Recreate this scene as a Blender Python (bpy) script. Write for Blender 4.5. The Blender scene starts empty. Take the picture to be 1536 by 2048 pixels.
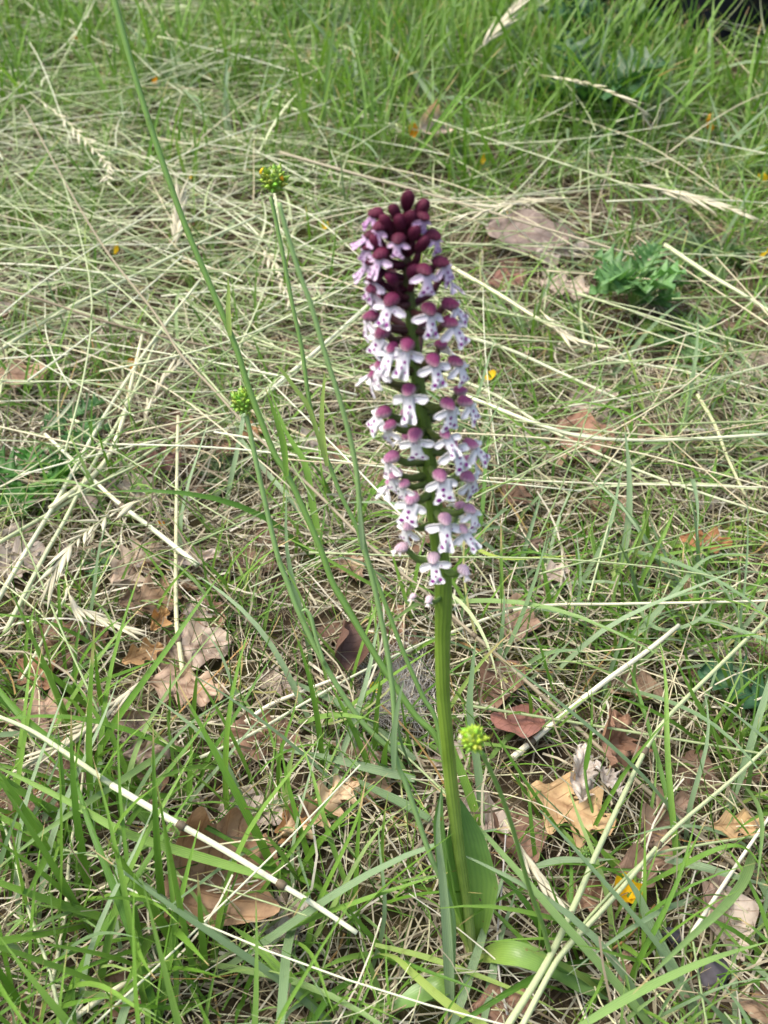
import bpy, bmesh, math, random
import numpy as np
from mathutils import Vector, Matrix

random.seed(7)
rng = np.random.default_rng(11)
scene = bpy.context.scene
col = scene.collection

# ------------------------------------------------------------------ camera
CAM_H, PITCH, VFOV = 0.38, math.radians(42), math.radians(52)
cam_data = bpy.data.cameras.new("camera")
cam = bpy.data.objects.new("camera", cam_data)
col.objects.link(cam)
cam.location = (0, 0, CAM_H)
cam.rotation_euler = (math.pi / 2 - PITCH, 0, 0)
cam_data.sensor_fit = 'VERTICAL'
cam_data.sensor_height = 24.0
cam_data.lens = 12.0 / math.tan(VFOV / 2)
cam_data.clip_start = 0.01
cam_data.clip_end = 500
cam_data.dof.use_dof = True
cam_data.dof.focus_distance = 0.415
cam_data.dof.aperture_fstop = 12.0
scene.camera = cam

# ------------------------------------------------------------------ light
SUN_EL, SUN_AZ = math.radians(64), math.radians(-78)     # azimuth measured from +Y towards +X
world = bpy.data.worlds.new("World")
scene.world = world
world.use_nodes = True
wn = world.node_tree
sky = wn.nodes.new('ShaderNodeTexSky')
sky.sky_type = 'NISHITA'
sky.sun_disc = False
sky.sun_elevation = SUN_EL
sky.sun_rotation = SUN_AZ
sky.air_density = 1.0
sky.dust_density = 5.0
sky.ozone_density = 0.6
bgn = wn.nodes.get('Background') or wn.nodes.new('ShaderNodeBackground')
bgn.inputs['Strength'].default_value = 0.15
wn.links.new(sky.outputs[0], bgn.inputs['Color'])
sun_data = bpy.data.lights.new("sun", 'SUN')
sun_data.energy = 1.5
sun_data.angle = math.radians(24)
sun_data.color = (1.0, 0.96, 0.90)
sun = bpy.data.objects.new("sun", sun_data)
col.objects.link(sun)
sdir = Vector((math.sin(SUN_AZ) * math.cos(SUN_EL), math.cos(SUN_AZ) * math.cos(SUN_EL), math.sin(SUN_EL)))
sun.rotation_euler = sdir.to_track_quat('Z', 'Y').to_euler()
sun.location = (-1, 1, 3)

vs = scene.view_settings
vs.view_transform = 'Standard'
vs.look = 'None'
vs.exposure = 1.2
vs.gamma = 1.0
scene.cycles.max_bounces = 8
scene.cycles.diffuse_bounces = 4
scene.cycles.transmission_bounces = 4
scene.cycles.use_denoising = True

# ------------------------------------------------------------------ helpers: rays and placing
FPX = 1024.0 / math.tan(VFOV / 2)
FW = Vector((0, math.cos(PITCH), -math.sin(PITCH)))
UP = Vector((0, math.sin(PITCH), math.cos(PITCH)))
CO = Vector((0, 0, CAM_H))


def ray(px, py):
    return FW + Vector((1, 0, 0)) * ((px - 768) / FPX) - UP * ((py - 1024) / FPX)


def gz(x, y):
    """height of the ground surface (metres)"""
    return (0.0045 * np.sin(x * 23 + 1.3) * np.cos(y * 19 + 0.4) + 0.003 * np.sin(x * 51 + y * 37)
            + 0.006 * np.sin(y * 7.0 + x * 5) - 0.003)


def G(px, py, z=0.0):
    d = ray(px, py)
    t = (z - CAM_H) / d.z
    p = CO + d * t
    return p


def GG(px, py, dz=0.0):
    """point dz above the uneven ground seen at a place"""
    z = dz
    for _ in range(3):
        p = G(px, py, z)
        z = float(gz(p.x, p.y)) + dz
    return G(px, py, z)


def LP(px, py, base, lean):
    """point of a plane that stands on base and leans away from the camera by lean degrees"""
    n = Vector((0, math.cos(math.radians(lean)), -math.sin(math.radians(lean))))
    d = ray(px, py)
    t = (base - CO).dot(n) / d.dot(n)
    return CO + d * t


def mmpx(p):
    return (Vector(p) - CO).dot(FW) / FPX


def proj(x, y, z):
    dx, dy, dz = x, y, z - CAM_H
    f = dy * FW.y + dz * FW.z
    u = dy * UP.y + dz * UP.z
    return 768 + dx / f * FPX, 1024 - u / f * FPX


def link(o, parent=None):
    col.objects.link(o)
    if parent is not None:
        o.parent = parent
    return o


def tag(o, label, cat, group=None):
    o['label'] = label
    o['category'] = cat
    if group:
        o['group'] = group
    return o


def empty(name, loc=(0, 0, 0)):
    o = bpy.data.objects.new(name, None)
    o.empty_display_size = 0.01
    o.location = loc
    return link(o)


# ------------------------------------------------------------------ helpers: materials
def nn(nt, t, **kw):
    n = nt.nodes.new(t)
    for k, v in kw.items():
        setattr(n, k, v)
    return n


def ramp(nt, fac, stops, interp='LINEAR'):
    r = nn(nt, 'ShaderNodeValToRGB')
    cr = r.color_ramp
    cr.interpolation = interp
    while len(cr.elements) < len(stops):
        cr.elements.new(0.5)
    for e, (p, c) in zip(cr.elements, stops):
        e.position = p
        e.color = (*c, 1)
    if fac is not None:
        nt.links.new(fac, r.inputs['Fac'])
    return r.outputs['Color']


def mix(nt, a, b, fac, mode='MIX'):
    m = nn(nt, 'ShaderNodeMix', data_type='RGBA', blend_type=mode)
    for sock, v in ((m.inputs['Factor'], fac), (m.inputs['A'], a), (m.inputs['B'], b)):
        if isinstance(v, (int, float)):
            sock.default_value = v
        elif isinstance(v, tuple):
            sock.default_value = (*v, 1)
        else:
            nt.links.new(v, sock)
    return m.outputs['Result']


def math_(nt, op, a, b=None, clamp=False):
    m = nn(nt, 'ShaderNodeMath', operation=op, use_clamp=clamp)
    for i, v in enumerate((a, b)):
        if v is None:
            continue
        if isinstance(v, (int, float)):
            m.inputs[i].default_value = v
        else:
            nt.links.new(v, m.inputs[i])
    return m.outputs[0]


def attr(nt, name):
    return nn(nt, 'ShaderNodeAttribute', attribute_name=name).outputs['Fac']


def noise(nt, scale, detail=3.0, rough=0.6, coord='Object'):
    tc = nn(nt, 'ShaderNodeTexCoord')
    n = nn(nt, 'ShaderNodeTexNoise')
    n.inputs['Scale'].default_value = scale
    n.inputs['Detail'].default_value = detail
    n.inputs['Roughness'].default_value = rough
    nt.links.new(tc.outputs[coord], n.inputs['Vector'])
    return n.outputs['Fac']


def new_mat(name):
    m = bpy.data.materials.new(name)
    m.use_nodes = True
    nt = m.node_tree
    nt.nodes.clear()
    return m, nt


def finish(nt, colour, rough=0.55, transl=0.0, spec=0.4, bump=None, bump_str=0.3, bump_dist=0.0005, tint=None):
    out = nn(nt, 'ShaderNodeOutputMaterial')
    p = nn(nt, 'ShaderNodeBsdfPrincipled')
    p.inputs['Roughness'].default_value = rough
    p.inputs['Specular IOR Level'].default_value = spec
    if isinstance(colour, tuple):
        p.inputs['Base Color'].default_value = (*colour, 1)
    else:
        nt.links.new(colour, p.inputs['Base Color'])
    if bump is not None:
        b = nn(nt, 'ShaderNodeBump')
        b.inputs['Strength'].default_value = bump_str
        b.inputs['Distance'].default_value = bump_dist
        nt.links.new(bump, b.inputs['Height'])
        nt.links.new(b.outputs[0], p.inputs['Normal'])
    if transl > 0:
        t = nn(nt, 'ShaderNodeBsdfTranslucent')
        tc = mix(nt, colour, tint if tint else (1, 1, 1), 1.0, 'MULTIPLY')
        nt.links.new(tc, t.inputs['Color'])
        ms = nn(nt, 'ShaderNodeMixShader')
        ms.inputs[0].default_value = transl
        nt.links.new(p.outputs[0], ms.inputs[1])
        nt.links.new(t.outputs[0], ms.inputs[2])
        nt.links.new(ms.outputs[0], out.inputs['Surface'])
    else:
        nt.links.new(p.outputs[0], out.inputs['Surface'])


def strand_mat(name, stops, tip=None, tip_at=0.8, transl=0.3, rough=0.5, spec=0.4, veins=True):
    """grass, straw: colour by strand (attribute rnd), veins across (u), dry tip along (t)"""
    m, nt = new_mat(name)
    c = ramp(nt, attr(nt, 'rnd'), stops)
    c = mix(nt, c, (0.55, 0.55, 0.5), math_(nt, 'MULTIPLY', noise(nt, 55, 3), 0.9), 'SOFT_LIGHT')
    c = mix(nt, c, mix(nt, c, (0.55, 0.45, 0.36), 1.0, 'MULTIPLY'), ramp(nt, noise(nt, 140, 4, 0.7), [(0.60, (0, 0, 0)), (0.72, (0.55, 0.55, 0.55))]))
    if tip:
        f = math_(nt, 'ADD', attr(nt, 't'), math_(nt, 'MULTIPLY', math_(nt, 'SUBTRACT', noise(nt, 30, 2), 0.5), 0.9))
        f = ramp(nt, f, [(tip_at, (0, 0, 0)), (min(1.0, tip_at + 0.16), (1, 1, 1))])
        c = mix(nt, c, tip, f)
    u = attr(nt, 'u')
    b = None
    if veins:
        w = math_(nt, 'SINE', math_(nt, 'MULTIPLY', u, 17.0))
        b = w
        c = mix(nt, c, mix(nt, c, (1.25, 1.25, 1.2), 1.0, 'MULTIPLY'), math_(nt, 'MULTIPLY', math_(nt, 'ADD', w, 1.0), 0.4))
    finish(nt, c, rough, transl, spec, b, 0.25, 0.0003, (1.0, 1.05, 0.6) if transl > 0 else None)
    return m


def obj_mat(name, transl=0.0, rough=0.6, spec=0.3, scale=120, amt=0.8, var=None, bump=0.0, bscale=200, tint=None):
    """colour from the object colour with a mottled variation"""
    m, nt = new_mat(name)
    oi = nn(nt, 'ShaderNodeObjectInfo')
    n = noise(nt, scale, 5, 0.65)
    c = oi.outputs['Color']
    lo = mix(nt, c, var or (0.45, 0.4, 0.38), 1.0, 'MULTIPLY')
    f = ramp(nt, n, [(0.35, (1, 1, 1)), (0.65, (0, 0, 0))])
    c = mix(nt, c, lo, math_(nt, 'MULTIPLY', f, amt))
    finish(nt, c, rough, transl, spec, noise(nt, bscale, 4) if bump else None, bump, 0.0008, tint)
    return m


# dry leaves: object colour, blotches, veins from the attributes s (along) and t (across)
def leaf_mat(name, green=False):
    m, nt = new_mat(name)
    oi = nn(nt, 'ShaderNodeObjectInfo')
    c = oi.outputs['Color']
    n1 = noise(nt, 45, 5, 0.7)
    n2 = noise(nt, 320, 3, 0.6)
    if green:
        c = mix(nt, c, mix(nt, c, (0.55, 0.65, 0.6), 1.0, 'MULTIPLY'), ramp(nt, n1, [(0.35, (0, 0, 0)), (0.7, (1, 1, 1))]))
    else:
        c = mix(nt, c, mix(nt, c, (0.42, 0.34, 0.30), 1.0, 'MULTIPLY'), ramp(nt, n1, [(0.46, (0, 0, 0)), (0.72, (0.9, 0.9, 0.9))]))
        c = mix(nt, c, mix(nt, c, (1.35, 1.3, 1.2), 1.0, 'MULTIPLY'), ramp(nt, n1, [(0.3, (0.8, 0.8, 0.8)), (0.5, (0, 0, 0))]))
        c = mix(nt, c, mix(nt, c, (0.6, 0.5, 0.45), 1.0, 'MULTIPLY'), ramp(nt, n2, [(0.60, (0, 0, 0)), (0.7, (0.6, 0.6, 0.6))]))
    at_ = math_(nt, 'ABSOLUTE', attr(nt, 't'))
    s = attr(nt, 's')
    lat = math_(nt, 'SINE', math_(nt, 'MULTIPLY', math_(nt, 'SUBTRACT', s, math_(nt, 'MULTIPLY', at_, 0.16)), 44.0))
    lat = ramp(nt, lat, [(0.88, (0, 0, 0)), (1.0, (1, 1, 1))])
    midr = ramp(nt, at_, [(0.03, (1, 1, 1)), (0.09, (0, 0, 0))])
    v = math_(nt, 'MAXIMUM', lat, midr)
    c = mix(nt, c, mix(nt, c, (1.5, 1.4, 1.0) if green else (0.62, 0.5, 0.42), 1.0, 'MULTIPLY'), math_(nt, 'MULTIPLY', v, 0.55))
    h = math_(nt, 'ADD', math_(nt, 'MULTIPLY', v, 0.6), math_(nt, 'MULTIPLY', noise(nt, 260, 4, 0.7), 0.7))
    finish(nt, c, 0.45 if green else 0.62, 0.28 if green else 0.15, 0.4, h, 0.45, 0.0007,
           (0.9, 1.1, 0.5) if green else (1.2, 0.8, 0.5))
    return m


GREEN = [(0.0, (0.055, 0.140, 0.016)), (0.35, (0.105, 0.225, 0.024)), (0.6, (0.155, 0.280, 0.045)), (0.8, (0.175, 0.280, 0.095)), (1.0, (0.29, 0.38, 0.070))]
BLUE = [(0.0, (0.105, 0.18, 0.075)), (0.5, (0.165, 0.25, 0.125)), (1.0, (0.22, 0.305, 0.175))]
STRAW = [(0.0, (0.30, 0.25, 0.15)), (0.3, (0.45, 0.39, 0.25)), (0.6, (0.57, 0.52, 0.36)), (0.85, (0.47, 0.48, 0.27)), (1.0, (0.70, 0.66, 0.52))]
HAY = [(0.0, (0.17, 0.25, 0.09)), (0.4, (0.36, 0.42, 0.22)), (0.75, (0.52, 0.55, 0.36)), (1.0, (0.68, 0.68, 0.54))]
THATCH = [(0.0, (0.09, 0.065, 0.04)), (0.35, (0.23, 0.19, 0.125)), (0.65, (0.42, 0.38, 0.265)), (0.9, (0.66, 0.62, 0.50)), (0.96, (0.30, 0.33, 0.12)), (1.0, (0.30, 0.17, 0.06))]
M_GREEN = strand_mat("grass_green", GREEN, (0.45, 0.34, 0.16), 0.93)
M_BLUE = strand_mat("grass_bluish", BLUE, (0.42, 0.33, 0.17), 0.97)
M_STRAW = strand_mat("straw_dry", STRAW, transl=0.12, rough=0.45)
M_SPIKE = strand_mat("seed_spike_husk", [(0, (0.44, 0.40, 0.28)), (1, (0.60, 0.56, 0.42))], transl=0.2, rough=0.6)
M_HAY = strand_mat("hay_greenish", HAY, transl=0.15, rough=0.42)
M_THATCH = strand_mat("thatch_dead", THATCH, transl=0.15, rough=0.6, veins=False)
M_MOSS = strand_mat("moss", [(0, (0.05, 0.06, 0.012)), (0.6, (0.11, 0.13, 0.02)), (1, (0.2, 0.19, 0.04))], transl=0.25, rough=0.7, veins=False)
M_FUZZ = strand_mat("grey_fibre", [(0, (0.33, 0.31, 0.28)), (1, (0.62, 0.6, 0.56))], transl=0.1, rough=0.8, veins=False)
M_STEM = strand_mat("plant_stem", [(0, (0.10, 0.21, 0.030)), (0.5, (0.135, 0.245, 0.055)), (1, (0.175, 0.28, 0.105))], transl=0.0, rough=0.42)
M_LEAF = leaf_mat("dry_leaf")
M_GLEAF = leaf_mat("green_leaf", True)
M_OBJ = obj_mat("plain_dry", rough=0.7, bump=0.4)
M_PETAL = obj_mat("flower_petal", transl=0.3, rough=0.5, amt=0.25, scale=500)
M_HEAD = obj_mat("seed_head", transl=0.12, rough=0.4, amt=0.5, scale=300, var=(0.6, 0.75, 0.5), spec=0.5)

# orchid: hood with dark veins
M_HOOD, _nt = new_mat("orchid_hood")
_oi = nn(_nt, 'ShaderNodeObjectInfo')
_c = _oi.outputs['Color']
_v = math_(_nt, 'SINE', math_(_nt, 'MULTIPLY', attr(_nt, 'u'), 11.0))
_v = ramp(_nt, _v, [(0.55, (0, 0, 0)), (0.95, (1, 1, 1))])
_c2 = mix(_nt, _c, mix(_nt, _c, (0.5, 0.32, 0.42), 1.0, 'MULTIPLY'), math_(_nt, 'MULTIPLY', _v, 0.95))
_pale = mix(_nt, _c, (0.72, 0.66, 0.60), 0.8)
_f = ramp(_nt, math_(_nt, 'ADD', attr(_nt, 't'), math_(_nt, 'MULTIPLY', noise(_nt, 400, 2), 0.3)), [(0.50, (0, 0, 0)), (0.95, (1, 1, 1))])
_alpha = _oi.outputs['Alpha']
_c3 = mix(_nt, _c2, _pale, math_(_nt, 'MULTIPLY', _f, _alpha))
finish(_nt, _c3, 0.62, 0.2, 0.25, _v, 0.5, 0.0003, (1.2, 0.7, 1.0))
M_LIP = obj_mat("orchid_lip", transl=0.3, rough=0.55, amt=0.3, scale=900, var=(0.85, 0.8, 0.86), bump=0.25, bscale=1500)
M_SPOT = obj_mat("orchid_spot", rough=0.6, amt=0.3, scale=900)
M_OVARY = obj_mat("orchid_ovary", rough=0.45, amt=0.6, scale=500, var=(0.6, 0.55, 0.6), transl=0.1)

# ground: dark soil with humus and moss stains
M_GROUND, _nt = new_mat("soil")
_n1 = noise(_nt, 9, 6, 0.65)
_n2 = noise(_nt, 160, 6, 0.7)
_c = ramp(_nt, _n2, [(0.3, (0.030, 0.022, 0.013)), (0.55, (0.075, 0.055, 0.033)), (0.75, (0.15, 0.115, 0.07))])
_c = mix(_nt, _c, (0.055, 0.062, 0.014), ramp(_nt, _n1, [(0.48, (0, 0, 0)), (0.62, (0.75, 0.75, 0.75))]))
finish(_nt, _c, 0.95, 0, 0.1, _n2, 0.9, 0.004)


# ------------------------------------------------------------------ helpers: meshes
def np_mesh(name, V, quads=None, tris=None, attrs=None, mats=(), smooth=True):
    me = bpy.data.meshes.new(name)
    V = np.asarray(V, dtype=np.float32)
    me.vertices.add(len(V))
    me.vertices.foreach_set('co', V.ravel())
    loops, starts, n = [], [], 0
    if quads is not None and len(quads):
        q = np.asarray(quads, dtype=np.int32)
        loops.append(q.ravel()); starts.append(np.arange(len(q)) * 4); n = q.size
    if tris is not None and len(tris):
        q = np.asarray(tris, dtype=np.int32)
        loops.append(q.ravel()); starts.append(n + np.arange(len(q)) * 3)
    L = np.concatenate(loops).astype(np.int32)
    S = np.concatenate(starts).astype(np.int32)
    me.loops.add(len(L))
    me.loops.foreach_set('vertex_index', L)
    me.polygons.add(len(S))
    me.polygons.foreach_set('loop_start', S)
    if attrs:
        for k, a in attrs.items():
            at = me.attributes.new(k, 'FLOAT', 'POINT')
            at.data.foreach_set('value', np.asarray(a, dtype=np.float32).ravel())
    if smooth:
        me.polygons.foreach_set('use_smooth', np.ones(len(S), dtype=bool))
    for m in mats:
        me.materials.append(m)
    me.update(calc_edges=True)
    me.validate()
    return me


def add(name, me, parent=None, loc=None, rot=None, color=None):
    o = bpy.data.objects.new(name, me)
    link(o, parent)
    if loc is not None:
        o.location = loc
    if rot is not None:
        o.rotation_euler = rot
    if color is not None:
        o.color = color if len(color) == 4 else (*color, 1)
    return o


def sweep(C, W, roll, fold, shape='blade', nsides=5, thick=None):
    """C: (N,K+1,3) centrelines, W: (N,K+1) half widths. Returns verts, quads, t, u per vertex."""
    N, K1, _ = C.shape
    T = np.gradient(C, axis=1)
    T /= np.linalg.norm(T, axis=2, keepdims=True) + 1e-12
    ref = np.zeros_like(T); ref[..., 2] = 1.0
    S = np.cross(T, ref)
    ns = np.linalg.norm(S, axis=2, keepdims=True)
    # nearly vertical: use a fixed side per strand
    alt = np.cross(T, np.broadcast_to(np.array([0.0, 1.0, 0.0]), T.shape))
    S = np.where(ns < 0.05, alt, S)
    S /= np.linalg.norm(S, axis=2, keepdims=True) + 1e-12
    Nn = np.cross(S, T)
    r = roll if roll.ndim == 2 else roll[:, None]
    cr, sr = np.cos(r)[..., None], np.sin(r)[..., None]
    S2 = S * cr + Nn * sr
    N2 = Nn * cr - S * sr
    tt = np.linspace(0, 1, K1)
    if shape == 'blade':
        m = 3
        u = np.array([-1.0, 0.0, 1.0])
        V = np.stack([C - S2 * W[..., None] + N2 * (W * fold[:, None])[..., None], C,
                      C + S2 * W[..., None] + N2 * (W * fold[:, None])[..., None]], axis=2)
        closed = False
    elif shape == 'ribbon':
        m = 2
        u = np.array([-1.0, 1.0])
        V = np.stack([C - S2 * W[..., None], C + S2 * W[..., None]], axis=2)
        closed = False
    else:
        m = nsides
        a = np.arange(m) / m * 2 * math.pi
        u = np.cos(a)
        V = np.stack([C + S2 * (W * math.cos(b))[..., None] + N2 * (W * math.sin(b))[..., None] for b in a], axis=2)
        closed = True
    V = V.reshape(N * K1 * m, 3)
    idx = np.arange(N * K1 * m).reshape(N, K1, m)
    if closed:
        a0 = idx[:, :-1, :]; a1 = np.roll(idx, -1, axis=2)[:, :-1, :]
        b0 = idx[:, 1:, :]; b1 = np.roll(idx, -1, axis=2)[:, 1:, :]
    else:
        a0 = idx[:, :-1, :-1]; a1 = idx[:, :-1, 1:]; b0 = idx[:, 1:, :-1]; b1 = idx[:, 1:, 1:]
    Q = np.stack([a0, a1, b1, b0], axis=-1).reshape(-1, 4)
    t = np.broadcast_to(tt[None, :, None], (N, K1, m)).ravel()
    uu = np.broadcast_to(u[None, None, :], (N, K1, m)).ravel()
    return V, Q, t, uu, K1 * m


def grow(base, az, el, length, bend, azb, K, floor=True, lift=0.0):
    """centrelines from base: elevation el bending by bend, azimuth az turning by azb"""
    N = len(base)
    t = (np.arange(K) + 0.5) / K
    E = el[:, None] + bend[:, None] * t[None, :] ** 1.3
    A = az[:, None] + azb[:, None] * t[None, :]
    step = (length / K)[:, None]
    D = np.stack([np.cos(E) * np.cos(A) * step, np.cos(E) * np.sin(A) * step, np.sin(E) * step], axis=2)
    C = np.concatenate([np.zeros((N, 1, 3)), np.cumsum(D, axis=1)], axis=1) + base[:, None, :]
    if floor:
        g = gz(C[..., 0], C[..., 1]) + 0.0012 + (lift if np.isscalar(lift) else lift[:, None])
        C[..., 2] = np.maximum(C[..., 2], g)
    return C


def taper(length_n, K, half, kind):
    t = np.linspace(0, 1, K + 1)
    if kind == 'blade':
        p = np.minimum(1, 0.62 + 1.6 * t) * np.clip(1 - t ** 2.6, 0.03, 1)
    elif kind == 'cut':
        p = np.minimum(1, 0.7 + 1.2 * t)
    else:
        p = 1 - 0.35 * t
    return half[:, None] * p[None, :]


def stuff(name, label, cat, C, half, kind, mat, rnd, fold=None, roll=None, shape='blade', nsides=4, parent=None):
    N, K1, _ = C.shape
    W = taper(N, K1 - 1, half, kind)
    roll = np.zeros(N) if roll is None else roll
    fold = np.zeros(N) if fold is None else fold
    V, Q, t, u, per = sweep(C, W, roll, fold, shape, nsides)
    me = np_mesh(name, V, Q, attrs={'t': t, 'u': u, 'rnd': np.repeat(rnd, per)}, mats=[mat])
    o = add(name, me, parent)
    o['kind'] = 'stuff'
    if parent is None:
        tag(o, label, cat)
    return o


def catmull(pts, n):
    P = [np.array(p, dtype=float) for p in pts]
    P = [2 * P[0] - P[1]] + P + [2 * P[-1] - P[-2]]
    out = []
    segs = len(P) - 3
    for i in range(n + 1):
        f = i / n * segs
        k = min(int(f), segs - 1)
        t = f - k
        a, b, c, d = P[k:k + 4]
        out.append(0.5 * ((2 * b) + (-a + c) * t + (2 * a - 5 * b + 4 * c - d) * t * t + (-a + 3 * b - 3 * c + d) * t ** 3))
    return np.array(out)


def path_mesh(name, pts, half, shape='tube', mat=None, n=None, kind=None, rnd=0.5, fold=0.35, roll=0.0, nsides=8, caps=True):
    """one blade or stem along world points; half = one half width or a list along the path"""
    n = n or max(6, 5 * (len(pts) - 1))
    C = catmull(pts, n)
    org = C[0].copy()
    C = C - org
    if isinstance(half, (int, float)):
        W = taper(1, n, np.array([half]), kind or ('blade' if shape == 'blade' else 'stem'))
    else:
        W = np.interp(np.linspace(0, 1, n + 1), np.linspace(0, 1, len(half)), half)[None, :]
    rl = np.linspace(roll, roll + 0.25, n + 1)[None, :] if np.isscalar(roll) else np.interp(np.linspace(0, 1, n + 1), np.linspace(0, 1, len(roll)), roll)[None, :]
    V, Q, t, u, per = sweep(C[None], W, rl, np.array([fold]), shape, nsides)
    T = None
    if shape == 'tube' and caps:
        V = np.vstack([V, C[0], C[-1]])
        t = np.append(t, [0, 1]); u = np.append(u, [0, 0])
        nv = len(V)
        ring0 = np.arange(nsides); ring1 = np.arange(nsides) + n * nsides
        T = [(nv - 2, ring0[(i + 1) % nsides], ring0[i]) for i in range(nsides)] + [(nv - 1, ring1[i], ring1[(i + 1) % nsides]) for i in range(nsides)]
    r = rnd + 0 * t
    me = np_mesh(name, V, Q, T, {'t': t, 'u': u, 'rnd': r}, [mat])
    return me, Vector(org)


def strand(name, label, cat, pts, half, shape='tube', mat=None, group=None, parent=None, **kw):
    me, org = path_mesh(name, pts, half, shape, mat, **kw)
    o = add(name, me, parent, org)
    if label:
        tag(o, label, cat, group)
    return o


# ------------------------------------------------------------------ ground
def grid_ground():
    xs = np.concatenate([[-40, -10, -3], np.linspace(-1.8, 1.8, 180), [3, 10, 40]])
    ys = np.concatenate([[-40, -8, -1.5], np.linspace(-0.6, 3.2, 190), [5, 12, 60, 200]])
    X, Y = np.meshgrid(xs, ys)
    near = np.exp(-np.maximum(0, np.maximum(abs(X) - 1.6, np.maximum(Y - 3.0, -0.5 - Y))) * 3)
    Z = gz(X, Y) * near + (rng.random(X.shape) - 0.5) * 0.002 * near
    V = np.stack([X, Y, Z], -1).reshape(-1, 3)
    ny, nx = X.shape
    idx = np.arange(ny * nx).reshape(ny, nx)
    Q = np.stack([idx[:-1, :-1], idx[:-1, 1:], idx[1:, 1:], idx[1:, :-1]], -1).reshape(-1, 4)
    me = np_mesh("ground", V, Q, mats=[M_GROUND])
    o = add("ground", me)
    o['kind'] = 'structure'
    return o


grid_ground()


# sampling of the meadow -----------------------------------------------------------------
def sample(n, dens=None, ymin=-0.05, ymax=2.6, far=0.3):
    out = []
    tot = 0
    while tot < n:
        y = rng.random(n * 3) * (ymax - ymin) + ymin
        x = (rng.random(n * 3) * 2 - 1) * (0.30 + 0.45 * ymax)
        k = np.abs(x) < 0.30 + 0.45 * np.maximum(y, 0)
        k &= rng.random(n * 3) < np.where(y > 1.45, far, 1.0)
        x, y = x[k], y[k]
        if dens is not None:
            px, py = proj(x, y, 0 * x)
            kk = rng.random(len(x)) < dens(px, py)
            x, y = x[kk], y[kk]
        out.append(np.stack([x, y], 1)); tot += len(x)
    P = np.concatenate(out)[:n]
    return np.column_stack([P, gz(P[:, 0], P[:, 1])])


def blob(px, py, cx, cy, rx, ry):
    return np.exp(-(((px - cx) / rx) ** 2 + ((py - cy) / ry) ** 2))


def sstep(a, b, x):
    t = np.clip((x - a) / (b - a), 0, 1)
    return t * t * (3 - 2 * t)


def patch(px, py, s=1.0):
    return 0.5 + 0.5 * np.sin(px * 0.0101 * s + 1.7 * np.sin(py * 0.0073 * s)) * np.cos(py * 0.0127 * s + 1.1 * np.sin(px * 0.0061 * s))


# places where a fallen leaf keeps the grass down
LEAF_SPOTS = [(430, 1760, 120, 120), (640, 1625, 90, 60), (690, 1300, 50, 60), (1035, 1455, 80, 70), (1145, 1625, 110, 80), (1220, 1520, 90, 80), (1478, 1655, 60, 40),
              (372, 1385, 90, 50), (400, 1295, 70, 50), (280, 1160, 100, 90), (262, 1450, 50, 35), (300, 1510, 60, 45), (555, 1885, 60, 50), (35, 1650, 60, 50), (75, 1430, 70, 50),
              (1090, 480, 120, 60), (1135, 585, 70, 40), (1170, 880, 80, 60), (1410, 1090, 60, 40), (1035, 1245, 60, 70), (862, 300, 65, 75), (1440, 130, 130, 130), (1262, 660, 80, 70), (965, 1920, 150, 190),
              (620, 890, 50, 50), (800, 1410, 50, 50), (1300, 1740, 80, 50), (35, 760, 70, 40), (1255, 1810, 35, 35), (1330, 1650, 80, 60), (1430, 1800, 60, 50), (1185, 805, 60, 40)]


def keep_down(px, py):
    k = np.ones_like(px)
    for cx, cy, rx, ry in LEAF_SPOTS:
        k = k * (1 - 0.82 * np.exp(-((((px - cx) / rx) ** 2 + ((py - cy) / ry) ** 2) ** 2)))
    return k


def d_green(px, py):
    d = 0.34 + 0.26 * patch(px, py)
    d = d + 0.55 * (1 - sstep(250, 480, py)) * sstep(500, 850, px)
    d = d + 0.25 * (1 - sstep(100, 420, py))
    d = d + 0.25 * sstep(1350, 1550, py) * (1 - sstep(450, 800, px))
    d = d + 0.30 * blob(px, py, 1290, 1280, 220, 170) + 0.25 * blob(px, py, 1500, 900, 160, 200)
    d = d - 0.18 * blob(px, py, 330, 1200, 260, 200) - 0.15 * blob(px, py, 1050, 520, 200, 90)
    return np.clip(d, 0.03, 1) * keep_down(px, py)


def d_hay(px, py):
    d = 1.0 * (1 - sstep(500, 760, px)) * (1 - sstep(520, 1050, py)) * sstep(-250, 150, py)
    d = d + 0.5 * blob(px, py, 900, 400, 800, 70) + 0.35 * blob(px, py, 1200, 820, 420, 170)
    return np.clip(d + 0.06 + 0.12 * (1 - sstep(150, 450, py)), 0, 1)


def d_thatch(px, py):
    return np.clip(0.35 + 0.5 * sstep(450, 800, py) + 0.15 * patch(px, py, 1.7), 0, 1) * (0.4 + 0.6 * keep_down(px, py))


def U(n, a, b):
    return rng.random(n) * (b - a) + a


# dead thatch: short flat withered strands matted on the soil
n = 50000
B = sample(n, d_thatch)
C = grow(B, U(n, 0, 2 * math.pi), U(n, -0.2, 0.55), U(n, 0.02, 0.085), U(n, -1.1, 0.6), rng.normal(0, 0.9, n), 7, lift=rng.random(n) ** 1.8 * 0.009)
stuff("thatch", "matted dead grass stems covering the soil", "dead grass", C, 0.00016 + rng.random(n) ** 2 * 0.0005, 'stem', M_THATCH, rng.random(n),
      roll=rng.normal(0, 0.8, n), shape='ribbon')

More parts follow.
